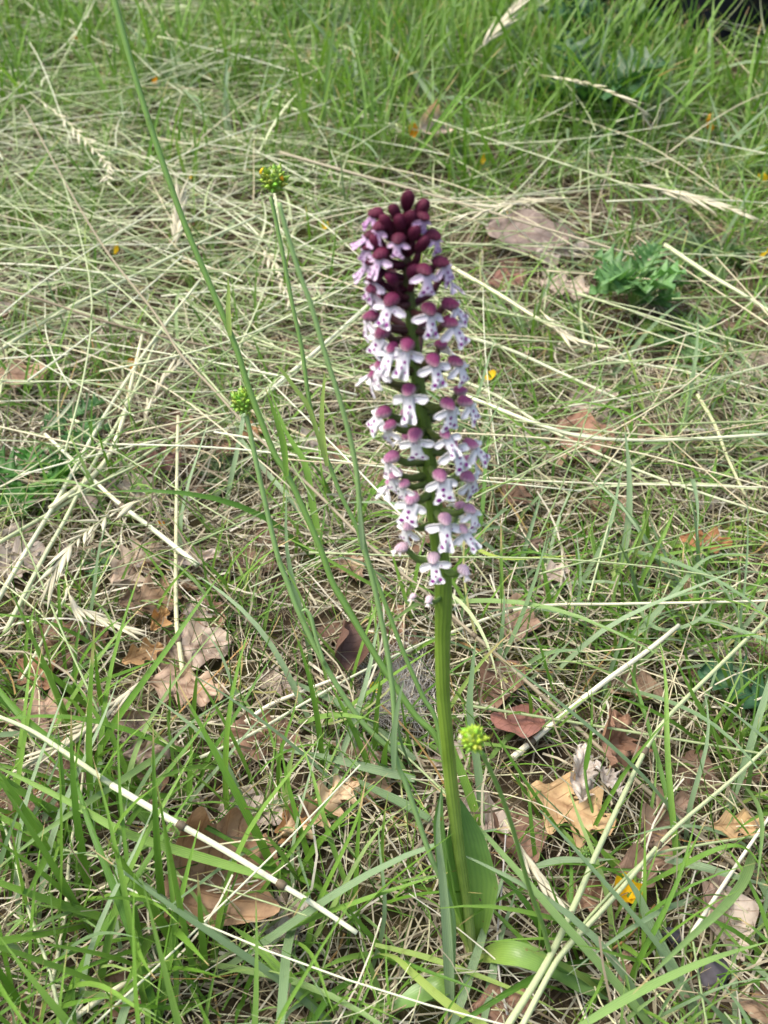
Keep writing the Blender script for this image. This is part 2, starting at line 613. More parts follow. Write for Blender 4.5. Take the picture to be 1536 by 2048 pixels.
# moss cushions
n = 16000
B = sample(n, lambda px, py: np.clip(1.0 * blob(px, py, 1070, 1060, 150, 60) + 0.8 * blob(px, py, 1200, 1350, 230, 90)
           + 0.6 * blob(px, py, 1480, 1380, 120, 90) + 0.5 * blob(px, py, 560, 1480, 170, 80) + 0.35 * blob(px, py, 1300, 1900, 300, 120) + 0.03, 0, 1), ymax=1.4)
C = grow(B, U(n, 0, 6.28), U(n, 0.5, 1.5), U(n, 0.004, 0.011), U(n, -0.8, 0.4), U(n, -0.5, 0.5), 3, lift=0.0)
stuff("moss", "low dark yellow-green moss between the grass", "moss", C, U(n, 0.0003, 0.0007), 'blade', M_MOSS, rng.random(n), fold=U(n, 0, .3), roll=U(n, -1, 1))


# green grass: tufts and single blades
def tufts(nt, per, dens, lmin, lmax, wmin, wmax, spread=0.008, el0=(0.5, 1.45), bnd=(-1.5, 0.1)):
    Tb = sample(nt, dens)
    cnt = rng.integers(per[0], per[1], nt)
    idx = np.repeat(np.arange(nt), cnt)
    N = len(idx)
    B = Tb[idx].copy()
    B[:, :2] += rng.normal(0, spread, (N, 2))
    B[:, 2] = gz(B[:, 0], B[:, 1])
    sz = U(nt, 0.7, 1.25)[idx]
    L = U(N, lmin, lmax) * sz
    C = grow(B, U(N, 0, 6.28), U(N, *el0), L, U(N, *bnd), U(N, -0.6, 0.6), 6, lift=rng.random(N) * 0.004)
    rnd = np.clip(U(nt, 0.0, 1.0)[idx] * 0.6 + U(N, 0, 0.4), 0, 1)
    return C, U(N, wmin, wmax) * sz ** 0.5, rnd, N


C, Wd, rd, N = tufts(4800, (5, 15), d_green, 0.020, 0.066, 0.00038, 0.00118)
stuff("grass", "short green meadow grass growing through the dead thatch", "grass", C, Wd, 'blade', M_GREEN, rd, fold=U(N, 0.1, 0.7), roll=U(N, -0.7, 0.7))
C, Wd, rd, N = tufts(800, (4, 9), lambda px, py: np.clip(d_green(px, py) * (0.22 + 0.9 * sstep(700, 1200, px)), 0, 1), 0.03, 0.085, 0.0006, 0.0015, el0=(0.3, 1.3))
stuff("grass", "broader blue-green grass blades arching among the thatch", "grass", C, Wd, 'blade', M_BLUE, rd, fold=U(N, 0.1, 0.6), roll=U(N, -0.7, 0.7))
C, Wd, rd, N = tufts(1350, (6, 15), lambda px, py: np.clip((1 - sstep(200, 430, py)) * (0.3 + 0.7 * sstep(450, 800, px)), 0, 1) * keep_down(px, py), 0.05, 0.125, 0.0008, 0.0019, 0.012, el0=(0.9, 1.5), bnd=(-1.0, 0.1))
stuff("grass", "tall fresh green grass standing at the far side of the meadow", "grass", C, Wd, 'blade', M_GREEN, 0.15 + 0.75 * rd, fold=U(N, 0.1, 0.6), roll=U(N, -0.7, 0.7))
C, Wd, rd, N = tufts(420, (4, 10), lambda px, py: np.clip((1 - sstep(200, 430, py)) * (0.3 + 0.7 * sstep(450, 800, px)), 0, 1) * keep_down(px, py), 0.05, 0.11, 0.001, 0.0022, 0.012, el0=(0.6, 1.4), bnd=(-1.3, 0.0))
stuff("grass", "broad blue-green grass mixed into the tall far grass", "grass", C, Wd, 'blade', M_BLUE, rd, fold=U(N, 0.1, 0.6), roll=U(N, -0.7, 0.7))
C, Wd, rd, N = tufts(140, (4, 9), lambda px, py: np.clip(sstep(1380, 1600, py) * (1 - sstep(350, 760, px)) + 0.04, 0, 1) * keep_down(px, py), 0.05, 0.10, 0.0008, 0.0017, el0=(0.8, 1.5), bnd=(-0.9, 0.1))
stuff("grass", "long bright green grass standing in the left foreground", "grass", C, Wd, 'blade', M_GREEN, 0.2 + 0.5 * rd, fold=U(N, 0.1, 0.6), roll=U(N, -0.7, 0.7))
# fine thread-like fescue leaves
n = 3200
B = sample(n, lambda px, py: np.clip(0.25 * patch(px, py, 2) + blob(px, py, 560, 1300, 130, 110) + 0.5 * blob(px, py, 620, 1700, 250, 200), 0, 1), ymax=1.4)
C = grow(B, U(n, 0, 6.28), U(n, 0.5, 1.5), U(n, 0.025, 0.06), U(n, -1.2, 0.0), U(n, -0.4, 0.4), 5)
stuff("grass", "fine thread-like dark green fescue leaves in loose tussocks", "grass", C, U(n, 0.00022, 0.00042), 'stem', M_GREEN, rng.random(n) * 0.5, shape='tube', nsides=3)

# mown hay
n = 2300
B = sample(n, d_hay)
B[:, 2] += 0.003 + rng.random(n) ** 0.8 * 0.036
az = np.where(rng.random(n) < 0.55, rng.normal(0.15, 0.45, n), np.where(rng.random(n) < 0.5, rng.normal(2.5, 0.35, n), rng.normal(1.1, 0.4, n)))
C = grow(B, az, rng.normal(0, 0.07, n), U(n, 0.05, 0.20), rng.normal(-0.06, 0.15, n), rng.normal(0, 0.2, n), 7, lift=rng.random(n) * 0.006)
stuff("hay", "loose mown hay spread over the meadow behind the orchid", "hay", C, U(n, 0.0003, 0.0007), 'stem', M_HAY, rng.random(n), shape='tube', nsides=5)
n = 1700
B = sample(n, d_hay)
B[:, 2] += 0.003 + rng.random(n) * 0.03
C = grow(B, U(n, 0, 6.28), rng.normal(0.1, 0.25, n), U(n, 0.04, 0.13), rng.normal(-0.4, 0.4, n), rng.normal(0, 0.9, n), 7, lift=rng.random(n) * 0.006)
stuff("hay", "flat curling cut grass leaves mixed into the mown hay", "hay", C, U(n, 0.0004, 0.0012), 'blade', M_HAY, rng.random(n) * 0.8, fold=U(n, 0, .6), roll=U(n, -1, 1))
n = 2200
B = sample(n, lambda px, py: np.clip(0.25 + 0.6 * sstep(500, 900, py), 0, 1), ymax=1.5)
B[:, 2] += 0.002 + rng.random(n) * 0.012
C = grow(B, U(n, 0, 6.28), rng.normal(0.02, 0.12, n), U(n, 0.03, 0.11), rng.normal(-0.05, 0.3, n), rng.normal(0, 0.5, n), 6, lift=rng.random(n) * 0.005)
stuff("straw_litter", "fine pale straw bits scattered among the grass", "straw", C, U(n, 0.0002, 0.0005), 'stem', M_STRAW, rng.random(n), shape='tube', nsides=5)

# ------------------------------------------------------------------ fallen leaves
def leaf_mesh(name, L, W, seed, lobes=4, lobe_amp=0.26, curl=0.3, arch=0.2, crumple=0.12, roll=0.0, tooth=0.0, cut=None, mat=None, ns=30, nt=11):
    r = random.Random(seed)
    ph = r.random() * 6
    V, S, T = [], [], []
    for i in range(ns + 1):
        s = i / ns
        base = max(0.0, math.sin(math.pi * min(1, s ** 0.85))) ** 0.62
        for j in range(nt):
            t = -1 + 2 * j / (nt - 1)
            lob = 1 - lobe_amp + lobe_amp * math.cos(2 * math.pi * lobes * s + (0.5 if t > 0 else 0) + ph * 0.2)
            if tooth:
                lob *= 1 - tooth * ((s * 9 + 0.03 * math.copysign(1, t)) % 1.0)
            w = W * base * (lob if abs(t) > 0.4 else 1) * (1 + 0.08 * math.sin(9 * s + ph))
            if cut is not None and s > cut:
                w *= 0.9 + 0.1 * math.sin(40 * s)
            y = t * w
            x = (s - 0.5) * L * (0.75 if cut else 1) + (abs(t) * w * 0.25 if lobe_amp > 0.1 else 0)
            a = y / max(W, 1e-6)
            z = curl * W * a * a + arch * L * (0.25 - (s - 0.5) ** 2) * -1
            z += crumple * W * (math.sin(5 * s * 2 + ph + 3 * t) * 0.5 + math.sin(13 * s + 4 * t + ph * 2) * 0.3 + math.sin(21 * s - 7 * t + ph) * 0.18)
            if roll:
                R = W / roll
                ang = y / R
                y2, z2 = R * math.sin(ang), R * (1 - math.cos(ang))
                y, z = y2, z + z2
            V.append((x, y, z)); S.append(s); T.append(t)
    Q = []
    for i in range(ns):
        for j in range(nt - 1):
            a = i * nt + j
            Q.append((a, a + 1, a + nt + 1, a + nt))
    return np_mesh(name, V, Q, attrs={'s': S, 't': T}, mats=[mat or M_LEAF])


def leaf(label, px, py, length_px, width_px, rz, color, tilt=(0, 0), dz=0.006, name="dry_leaf", group=None, cat="leaf", stalk=True, **kw):
    p = GG(px, py, dz + 0.004)
    k = mmpx(p)
    L = length_px * k * 0.98
    W = width_px * k * 0.54
    me = leaf_mesh(name, L, W, seed=int(px * 3 + py), **kw)
    # fallen leaves tilt a little towards the open sky south of them
    o = add(name, me, None, p, (math.radians(18 + tilt[0]), math.radians(tilt[1]), math.radians(rz)), color)
    tag(o, label, cat, group)
    if stalk:
        q = path_mesh("leaf_stalk", [(-0.47 * L * (0.75 if kw.get('cut') else 1), 0, -0.12 * kw.get('arch', .2) * L), (-0.58 * L, 0.01 * L, 0.0), (-0.70 * L, 0.03 * L, -0.01 * L)], 0.00045, 'tube', M_STRAW, rnd=0.15, nsides=5)
        add("leaf_stalk", q[0], o, q[1])
    return o


TAN, PALE, BROWN, DARK, RED, GOLD, GREY, RUST = ((0.40, 0.25, 0.13), (0.52, 0.42, 0.31), (0.24, 0.135, 0.075), (0.12, 0.065, 0.045), (0.25, 0.115, 0.085),
                                                 (0.58, 0.40, 0.20), (0.38, 0.33, 0.28), (0.34, 0.15, 0.05))
leaf("large curled brown oak leaf standing on edge under green grass blades", 430, 1750, 270, 230, 50, (0.36, 0.23, 0.13), (12, 8), 0.012, lobes=2, lobe_amp=0.13, curl=1.1, arch=0.3, crumple=0.22)
leaf("crumpled pale tan leaf with torn lobes behind a thick cut straw", 640, 1615, 190, 95, 35, (0.56, 0.42, 0.25), (10, -10), 0.010, lobes=5, curl=0.8, crumple=0.35, lobe_amp=.35)
leaf("curled scrap of orange-brown leaf beside the crumpled tan leaf", 590, 1650, 80, 75, -60, (0.42, 0.24, 0.10), (15, 0), 0.008, lobes=3, curl=0.9, crumple=0.3, stalk=False)
leaf("dark brown leaf rolled into a tube between fine fescue blades", 690, 1292, 125, 105, 80, DARK, (22, 0), 0.014, lobes=2, lobe_amp=0.05, curl=0.3, roll=1.9, crumple=.08)
leaf("flat reddish-brown leaf with a small hole and yellow vein", 1035, 1440, 150, 125, 165, RED, (6, 4), 0.010, lobes=2, lobe_amp=0.06, curl=0.15, crumple=0.08, cut=0.8)
leaf("golden rounded oak leaf lobes under crossing straws", 1140, 1615, 190, 135, -28, GOLD, (8, 4), 0.010, lobes=3, lobe_amp=0.3, curl=0.3, crumple=0.12)
leaf("brown crumpled leaf standing up behind the spiny dead leaf", 1235, 1480, 160, 120, 70, (0.26, 0.15, 0.09), (20, 12), 0.012, lobes=4, curl=0.6, crumple=0.3)
leaf("grey bleached dead leaf with spiny toothed edge", 1165, 1545, 130, 75, 80, (0.55, 0.50, 0.42), (8, -10), 0.015, lobes=6, lobe_amp=0.15, tooth=0.4, curl=0.7, crumple=0.25, stalk=False)
leaf("second bleached spiny leaf curled over the golden oak leaf", 1215, 1555, 100, 60, 110, (0.52, 0.48, 0.41), (8, 10), 0.015, lobes=6, lobe_amp=0.15, tooth=0.4, curl=0.8, crumple=0.25, stalk=False)
leaf("small golden tan leaf under a long slanting stalk near the right edge", 1478, 1648, 115, 60, 5, GOLD, (8, 0), 0.010, lobes=3, curl=0.4)
leaf("tan oak leaf pinned under an upright pale straw", 372, 1372, 170, 85, -12, (0.46, 0.34, 0.24), (10, 0), 0.010, lobes=4, curl=0.5, crumple=.2)
leaf("broad grey-tan wrinkled leaf behind the pinned oak leaf", 400, 1290, 130, 95, 10, (0.44, 0.36, 0.28), (6, 0), 0.006, lobes=2, lobe_amp=.1, crumple=.25)
leaf("pale beige oak leaf beside the drooping pale seed spike", 270, 1125, 140, 95, 60, PALE, (6, 0), 0.006, lobes=4, crumple=.15)
leaf("brown speckled oak leaf overlapping the pale beige one", 300, 1195, 130, 90, 20, (0.25, 0.17, 0.10), (6, 6), 0.009, lobes=4, crumple=.2)
leaf("small upright ochre leaf scrap near the pinned oak leaf", 318, 1238, 65, 42, 70, (0.40, 0.23, 0.08), (25, 0), 0.012, lobes=2, curl=.9, stalk=False)
leaf("folded ochre leaf above the pinned oak leaf", 285, 1308, 90, 50, 30, (0.46, 0.29, 0.13), (12, 0), 0.010, lobes=3, curl=.9, stalk=False)
leaf("pale curled leaf flake next to a grey diagonal stalk", 390, 1115, 110, 40, 15, (0.58, 0.50, 0.42), (6, 0), 0.010, lobes=2, curl=.9, crumple=.3, stalk=False)
leaf("grey-brown curled leaf with a dark hollow in the left grass", 262, 1440, 80, 55, 10, (0.36, 0.27, 0.21), (20, 0), 0.012, lobes=2, lobe_amp=.05, roll=1.6)
leaf("wavy-edged grey leaf shading a dark hollow", 300, 1500, 115, 60, 15, (0.36, 0.28, 0.22), (8, 0), 0.014, lobes=4, curl=.5, crumple=.35)
leaf("greyish white leaf fragment below the large curled oak leaf", 555, 1870, 120, 80, 30, (0.50, 0.43, 0.36), (6, 0), 0.008, lobes=3, crumple=.25)
leaf("pinkish tan leaf in the left foreground grass", 35, 1640, 130, 90, 60, (0.34, 0.22, 0.16), (6, 0), 0.008, lobes=3)
leaf("mottled tan leaf behind left foreground blades", 75, 1425, 130, 90, 20, (0.40, 0.28, 0.20), (6, 0), 0.007, lobes=4)
leaf("rusty brown leaf under dark green blades at the left", 70, 1345, 110, 80, -40, (0.30, 0.16, 0.08), (6, 0), 0.008, lobes=3)
leaf("pale grey leaf under hay at the left edge", 30, 1120, 130, 90, 40, (0.45, 0.39, 0.33), (4, 0), 0.005, lobes=3)
leaf("brown leaf half covered by hay at the left edge", 35, 745, 120, 70, 10, (0.42, 0.28, 0.18), (4, 0), 0.012, lobes=2)
leaf("pale tan curled leaf standing up in the far green grass", 862, 242, 90, 70, 60, (0.74, 0.60, 0.46), (40, 0), 0.034, lobes=2, lobe_amp=.05, curl=.7, roll=.9)
leaf("large flat grey-brown leaf beyond the flower spike", 1060, 465, 190, 95, -20, (0.30, 0.24, 0.20), (8, 0), 0.012, lobes=2, lobe_amp=.08, crumple=.2)
leaf("wrinkled pale grey leaf lying under the large grey-brown one", 1120, 500, 130, 60, 20, (0.42, 0.37, 0.31), (6, 0), 0.008, lobes=3, crumple=.3)
leaf("bleached pale leaf beside the jagged green plant", 1135, 572, 115, 60, -20, (0.56, 0.47, 0.38), (8, 0), 0.008, lobes=3, crumple=.25)
leaf("reddish leaf in front of the bleached one", 1008, 560, 80, 60, 0, (0.24, 0.12, 0.085), (6, 0), 0.008, lobes=2)
leaf("terracotta leaf crossed by many straws right of the flowers", 1170, 870, 130, 95, -30, (0.36, 0.20, 0.13), (6, 0), 0.007, lobes=2, lobe_amp=.1)
leaf("grey leaf under straws above the terracotta leaf", 1185, 805, 110, 55, 10, (0.38, 0.31, 0.25), (6, 0), 0.006, lobes=3)
leaf("rust-orange leaf with pale edge beyond the arching tuft", 1410, 1080, 110, 55, -10, (0.42, 0.20, 0.09), (10, 0), 0.012, lobes=3, curl=.5)
leaf("dull brown lump of leaf on moss", 1063, 1083, 48, 38, 20, (0.20, 0.14, 0.10), (15, 0), 0.010, lobes=2, curl=.8, stalk=False)
leaf("tan leaf under the horizontal pale stalk", 1035, 1235, 130, 85, 70, (0.46, 0.32, 0.22), (6, 0), 0.007, lobes=2, lobe_amp=.12)
leaf("whitish leaf scrap beside the horizontal pale stalk", 1110, 1145, 70, 50, 30, (0.55, 0.46, 0.38), (6, 0), 0.008, lobes=2, stalk=False)
leaf("russet leaf behind the flower spike foot", 1030, 985, 75, 75, 60, (0.30, 0.19, 0.12), (6, 0), 0.008, lobes=3)
leaf("brown leaf in hay shade under the small seed head", 320, 920, 90, 65, 15, (0.17, 0.085, 0.065), (6, 0), 0.008, lobes=3)
leaf("ochre scrap of leaf under the lower green seed head", 505, 862, 60, 40, 20, (0.44, 0.25, 0.11), (10, 0), 0.010, lobes=2, stalk=False)
leaf("pale leaf chips between the seed head stems", 620, 885, 90, 70, 60, (0.58, 0.52, 0.43), (6, 0), 0.008, lobes=3, crumple=.3)
leaf("brown leaf beside the orange petal in the right foreground", 1290, 1730, 150, 80, 15, (0.27, 0.18, 0.12), (5, 0), 0.006, lobes=2)
leaf("mottled brown leaf under bluish blades at the right", 1330, 1640, 160, 110, 40, (0.32, 0.22, 0.15), (5, 0), 0.006, lobes=3)
leaf("pinkish leaf piece in the right foreground", 1430, 1790, 110, 70, 60, (0.38, 0.27, 0.21), (5, 0), 0.006, lobes=2)
leaf("small tan leaf piece under the dropped seed spike", 1250, 1935, 70, 45, 70, (0.35, 0.23, 0.15), (5, 0), 0.006, lobes=2, stalk=False)
leaf("brown leaf buried under thatch at the orchid foot", 1000, 2010, 130, 80, 10, (0.24, 0.14, 0.09), (5, 0), 0.005, lobes=2)
leaf("brown bark-like leaf behind a leaning green stalk", 1090, 1815, 80, 45, 0, (0.26, 0.18, 0.12), (5, 0), 0.006, lobes=2, stalk=False)

# landmarks that tell look-alikes apart
MARKS = [(430, 1750, "the large curled oak leaf"), (640, 1615, "the crumpled pale tan leaf"), (690, 1292, "the rolled dark leaf"), (1035, 1440, "the reddish-brown leaf"),
         (1140, 1615, "the golden oak leaf"), (1235, 1480, "the spiny bleached leaves"), (1478, 1648, "the small golden leaf"), (372, 1372, "the pinned oak leaf"),
         (280, 1150, "the pale beige oak leaf"), (262, 1450, "the grey curled leaf"), (555, 1870, "the greyish white leaf"), (75, 1400, "the mottled tan leaf"), (40, 1680, "the pinkish tan leaf"),
         (1255, 1795, "the fallen buttercup"), (1400, 1920, "the dark stones"), (943, 1925, "the orchid foot"), (800, 1400, "the grey woolly tuft"), (1300, 1230, "the level cream straw"),
         (1410, 1080, "the rust-orange leaf"), (1170, 870, "the terracotta leaf"), (1262, 600, "the bright jagged plant"), (1090, 480, "the large grey-brown leaf"), (862, 242, "the pale upright leaf"),
         (487, 805, "the lower seed head"), (548, 358, "the upper seed head"), (243, 90, "the tall bare stalk"), (825, 600, "the flower spike"), (860, 1050, "the lowest flowers"), (130, 1080, "the drooping seed spike"),
         (270, 700, "the kinked pale straw"), (75, 985, "the vivid green leaves"), (200, 300, "the blurred seed spike"), (1350, 380, "the loose far seed spike"), (1180, 230, "the dark jagged plant"),
         (180, 2000, "the broken white straw"), (700, 2000, "the shaded basal orchid leaf"), (1540, 1455, "the toothed leaf sprig"), (35, 745, "the hay-covered brown leaf"), (1060, 1080, "the mossy patch"), (1500, 830, "the curved cut straw")]


def near(px, py):
    return min(MARKS, key=lambda m: (m[0] - px) ** 2 + ((m[1] - py) * 1.2) ** 2)[2]


# small litter leaves that only their place tells apart
TINTS = [("small tan dry leaf", "small tan litter leaves", (0.40, 0.28, 0.18)),
         ("small brown dry leaf", "small brown litter leaves", (0.23, 0.14, 0.09)),
         ("small bleached grey leaf", "small grey litter leaves", (0.48, 0.41, 0.34))]
protos = []
for k in range(9):
    protos.append(leaf_mesh("dry_leaf", 0.030, 0.0105, 900 + k, lobes=2 + k % 4, lobe_amp=0.08 + 0.05 * (k % 4), curl=0.3 + 0.12 * (k % 5), crumple=0.12 + 0.05 * (k % 4), ns=18, nt=9))
taken = 0
lr = random.Random(5)
while taken < 110:
    px, py = lr.uniform(-30, 1560), lr.uniform(420, 2060)
    if lr.random() > (0.95 if 900 < py < 1700 else 0.45):
        continue
    p = GG(px, py, lr.uniform(0.002, 0.007))
    lab, grp, tint = lr.choice(TINTS)
    v = lr.uniform(0.75, 1.2)
    o = add("dry_leaf", lr.choice(protos), None, p, (math.radians(lr.uniform(-8, 26)), math.radians(lr.uniform(-14, 14)), lr.uniform(0, 6.28)), tuple(c * v for c in tint))
    s = lr.uniform(0.45, 1.15)
    o.scale = (s, s, s)
    tag(o, lab + (" lying flat" if s < 0.8 else " curled up") + " in thatch near " + near(px, py), "leaf", grp)
    taken += 1


# ------------------------------------------------------------------ hand-laid straws, stalks and blades
def zpts(pix, z):
    """pix with heights above the meadow floor along them (two ends or one for each point)"""
    k = len(pix)
    zz = np.interp(np.linspace(0, 1, k), np.linspace(0, 1, len(z)), z)
    return [tuple(G(a, b, h)) for (a, b), h in zip(pix, zz)]


def lean_pts(pix, lean, dz=0.0):
    base = GG(*pix[0], dz)
    return [tuple(LP(a, b, base, lean)) for a, b in pix]


def hw(pts, px_width):
    """half width in metres of something that looks px_width wide"""
    return 0.5 * px_width * mmpx(Vector(pts[len(pts) // 2]))


def stalk(label, pix, z, wpx, mat=M_STRAW, rnd=0.6, nodes=(), name="straw", cat="straw", **kw):
    pts = zpts(pix, z)
    o = strand(name, label, cat, pts, hw(pts, wpx), 'tube', mat, rnd=rnd, **kw)
    n = max(6, 5 * (len(pts) - 1))
    C = catmull(pts, n)
    for f in nodes:
        i = min(n - 1, int(f * n))
        a, d = C[i], C[i + 1] - C[i]
        d = d / np.linalg.norm(d)
        h = hw(pts, wpx) * 1.22
        me, org = path_mesh("node", [a - d * h * 1.1, a, a + d * h * 1.1], [h * .85, h * 1.1, h * .85], 'tube', M_THATCH, rnd=0.12, n=4)
        add("node", me, o, org - Vector(pts[0]))
    return o


def blade(label, pix, z, wpx, mat=M_GREEN, rnd=0.5, name="grass_leaf", cat="grass leaf", fold=0.4, roll=0.0, lean=None, group=None):
    pts = zpts(pix, z) if lean is None else lean_pts(pix, lean)
    return strand(name, label, cat, pts, hw(pts, wpx), 'blade', mat, rnd=rnd, fold=fold, roll=roll, group=group)


stalk("upright pale straw with one dark node standing over the oak leaves", [(374, 1412), (361, 1310), (352, 1215), (353, 1000), (356, 832)], (0.008, 0.030), 11, nodes=(0.37,), rnd=0.75)
stalk("slanting whitish straw sloping down to the grey diagonal stalk", [(395, 1130), (310, 1062), (230, 1000), (150, 925), (90, 868)], (0.026, 0.022), 11, M_HAY, 0.85, nodes=(.45,))
stalk("pale kinked straw between the hay and the left leaves", [(100, 1017), (200, 937), (240, 857), (260, 777), (290, 647)], (0.024, 0.030), 11, rnd=0.9)
stalk("long green-yellow straw crossing to the right of the kinked one", [(10, 1265), (90, 1110), (130, 1040), (180, 940), (260, 800), (330, 640)], (0.020, 0.030), 9, M_HAY, 0.6)
stalk("pale straw running from the left edge up under the hay", [(-10, 1210), (60, 1090), (120, 990), (210, 830), (300, 690), (400, 560)], (0.018, 0.034), 9, M_HAY, 0.8)
stalk("yellowish straw lying from the left edge to the lower seed head", [(-10, 1090), (110, 1020), (260, 930), (380, 850), (470, 800)], (0.020, 0.026), 8, M_HAY, 0.5)
stalk("thin straw from the hay towards the lower seed head stem", [(0, 700), (110, 630), (250, 560), (390, 490), (520, 430)], (0.030, 0.036), 8, M_HAY, 0.7)
stalk("fallen straw between the seed head stems pointing at the flowers", [(530, 790), (600, 730), (680, 660), (735, 610)], (0.022, 0.030), 9, M_HAY, 0.9)
stalk("long straw sloping down right below the flowers", [(470, 805), (560, 850), (690, 905), (820, 950)], (0.020, 0.014), 6, M_STRAW, 0.4)
stalk("reddish-brown thin stalk crossing the hay to the seed heads", [(0, 577), (90, 602), (200, 640), (330, 675), (470, 705), (560, 745), (640, 772)], (0.040, 0.022), 6, M_THATCH, 0.28, name="dry_stalk", cat="stalk")
stalk("long grey-green stalk running diagonally behind the orchid stem", [(1500, 1756), (1430, 1696), (1351, 1630), (1252, 1543), (1132, 1435), (1012, 1326), (934, 1258), (856, 1189), (749, 1100), (634, 986), (505, 864), (430, 782), (360, 707), (310, 627), (220, 512), (150, 400), (45, 210)], (0.012, 0.020, 0.03, 0.045, 0.052), 8.5, M_THATCH, 0.42, nodes=(0.365,), name="dry_stalk", cat="stalk")
stalk("dark grey thin stalk crossing above the oak leaves", [(690, 1385), (610, 1335), (520, 1260), (450, 1200), (395, 1125), (350, 1050), (270, 930)], (0.010, 0.026), 6.5, M_THATCH, 0.2, name="dry_stalk", cat="stalk")
stalk("thick cut straw with white broken end in the left foreground", [(223, 1570), (341, 1639), (445, 1698), (544, 1758), (633, 1812), (714, 1866)], (0.048, 0.032), 15, M_HAY, 0.9, nodes=(0.24, 0.66))
stalk("pale green straw rising left of the thick cut straw", [(223, 1570), (130, 1505), (60, 1460), (-10, 1430)], (0.048, 0.056), 12, M_HAY, 0.6)
stalk("fat cream straw rising to the right above the arching tuft", [(1025, 1515), (1115, 1440), (1206, 1366), (1298, 1299), (1358, 1250)], (0.016, 0.030), 13, M_STRAW, 0.97, nodes=(.12,))
stalk("long thin cream straw lying level through the arching tuft", [(720, 1345), (900, 1266), (1053, 1215), (1231, 1208), (1400, 1205), (1550, 1201)], (0.014, 0.034), 7, M_STRAW, 0.95, nodes=(0.38,))
stalk("yellow-green straw climbing to the upper right over the golden leaf", [(1010, 2060), (1095, 1922), (1157, 1792), (1190, 1713), (1256, 1572), (1297, 1489), (1339, 1431), (1430, 1340), (1545, 1228)], (0.030, 0.034), 13, M_HAY, 0.45, nodes=(0.62,))
stalk("second yellow-green straw fanning out to the right of it", [(1040, 2060), (1100, 1945), (1132, 1899), (1231, 1791), (1339, 1667), (1459, 1564), (1550, 1480)], (0.030, 0.032), 12, M_HAY, 0.5, nodes=(0.64,))
stalk("forked thin straw between the two yellow-green straws", [(1115, 1915), (1200, 1810), (1300, 1715), (1400, 1690), (1545, 1668)], (0.030, 0.026), 7, M_HAY, 0.3)
stalk("bone white straw slanting in the right corner", [(1378, 1875), (1440, 1780), (1500, 1690), (1545, 1625)], (0.020, 0.032), 9, M_STRAW, 1.0)
stalk("cream straw sloping down past the terracotta leaf", [(900, 780), (990, 815), (1080, 850), (1180, 875), (1330, 880), (1545, 868)], (0.026, 0.030), 9, M_HAY, 0.85)
stalk("long straw from the flower spike to the right edge", [(880, 745), (990, 790), (1100, 860), (1250, 930), (1400, 985), (1545, 1030)], (0.022, 0.024), 7, M_HAY, 0.7)
stalk("bright straw falling right from the jagged plant", [(905, 535), (1000, 590), (1080, 640), (1175, 690)], (0.026, 0.020), 9, M_STRAW, 0.9)
stalk("pale green straw right of the flowers with a cut end", [(920, 670), (1020, 700), (1120, 745), (1258, 808)], (0.026, 0.016), 8, M_HAY, 0.8)
stalk("stout straw crossing the upper right corner of the litter", [(1330, 490), (1420, 550), (1480, 585), (1550, 630)], (0.030, 0.028), 10, M_HAY, 0.65)
stalk("thin grey stalk passing behind the top buds to the right", [(560, 305), (700, 345), (830, 380), (1000, 430), (1200, 490), (1330, 530)], (0.045, 0.028), 7, M_THATCH, 0.55, name="dry_stalk", cat="stalk")
stalk("thin level straw at the foot of the flower spike", [(960, 955), (1150, 965), (1350, 970), (1550, 975)], (0.02, 0.026), 4.5, M_STRAW, 0.95)
stalk("curved cut straw under the jagged plant", [(1395, 790), (1430, 850), (1455, 915), (1490, 990)], (0.02, 0.014), 8, M_STRAW, 0.85)
stalk("broken white straw in the bottom left corner", [(130, 2050), (200, 1998), (260, 1960), (330, 1915)], (0.018, 0.016), 13, M_STRAW, 0.95)
stalk("tawny straw hanging down in the bottom left corner", [(125, 2050), (95, 1930), (60, 1830), (30, 1720), (5, 1640)], (0.022, 0.03), 8, M_HAY, 0.55)
stalk("pale thin straw beside the curled oak leaf", [(105, 1960), (130, 1830), (140, 1700), (165, 1560), (182, 1320)], (0.018, 0.02), 8, M_STRAW, 0.9)
stalk("orange-brown bent twig under the dropped seed spike", [(1180, 1925), (1250, 1880), (1310, 1810)], (0.008, 0.012), 7, M_THATCH, 1.0, name="twig", cat="twig")
stalk("silvery thin twig standing right of the orchid foot", [(1015, 2030), (1000, 1960), (995, 1870), (1005, 1760), (1012, 1660)], (0.012, 0.02), 5, M_FUZZ, 0.2, name="twig", cat="twig")
stalk("thin straw crossing low between fescue and orchid", [(400, 1515), (500, 1470), (620, 1400), (740, 1335), (880, 1270)], (0.016, 0.022), 7, M_HAY, 0.85)
stalk("whitish flat straw with pointed end by the fescue tussock", [(490, 1445), (540, 1410), (600, 1385), (690, 1350)], (0.014, 0.016), 10, M_STRAW, 1.0)

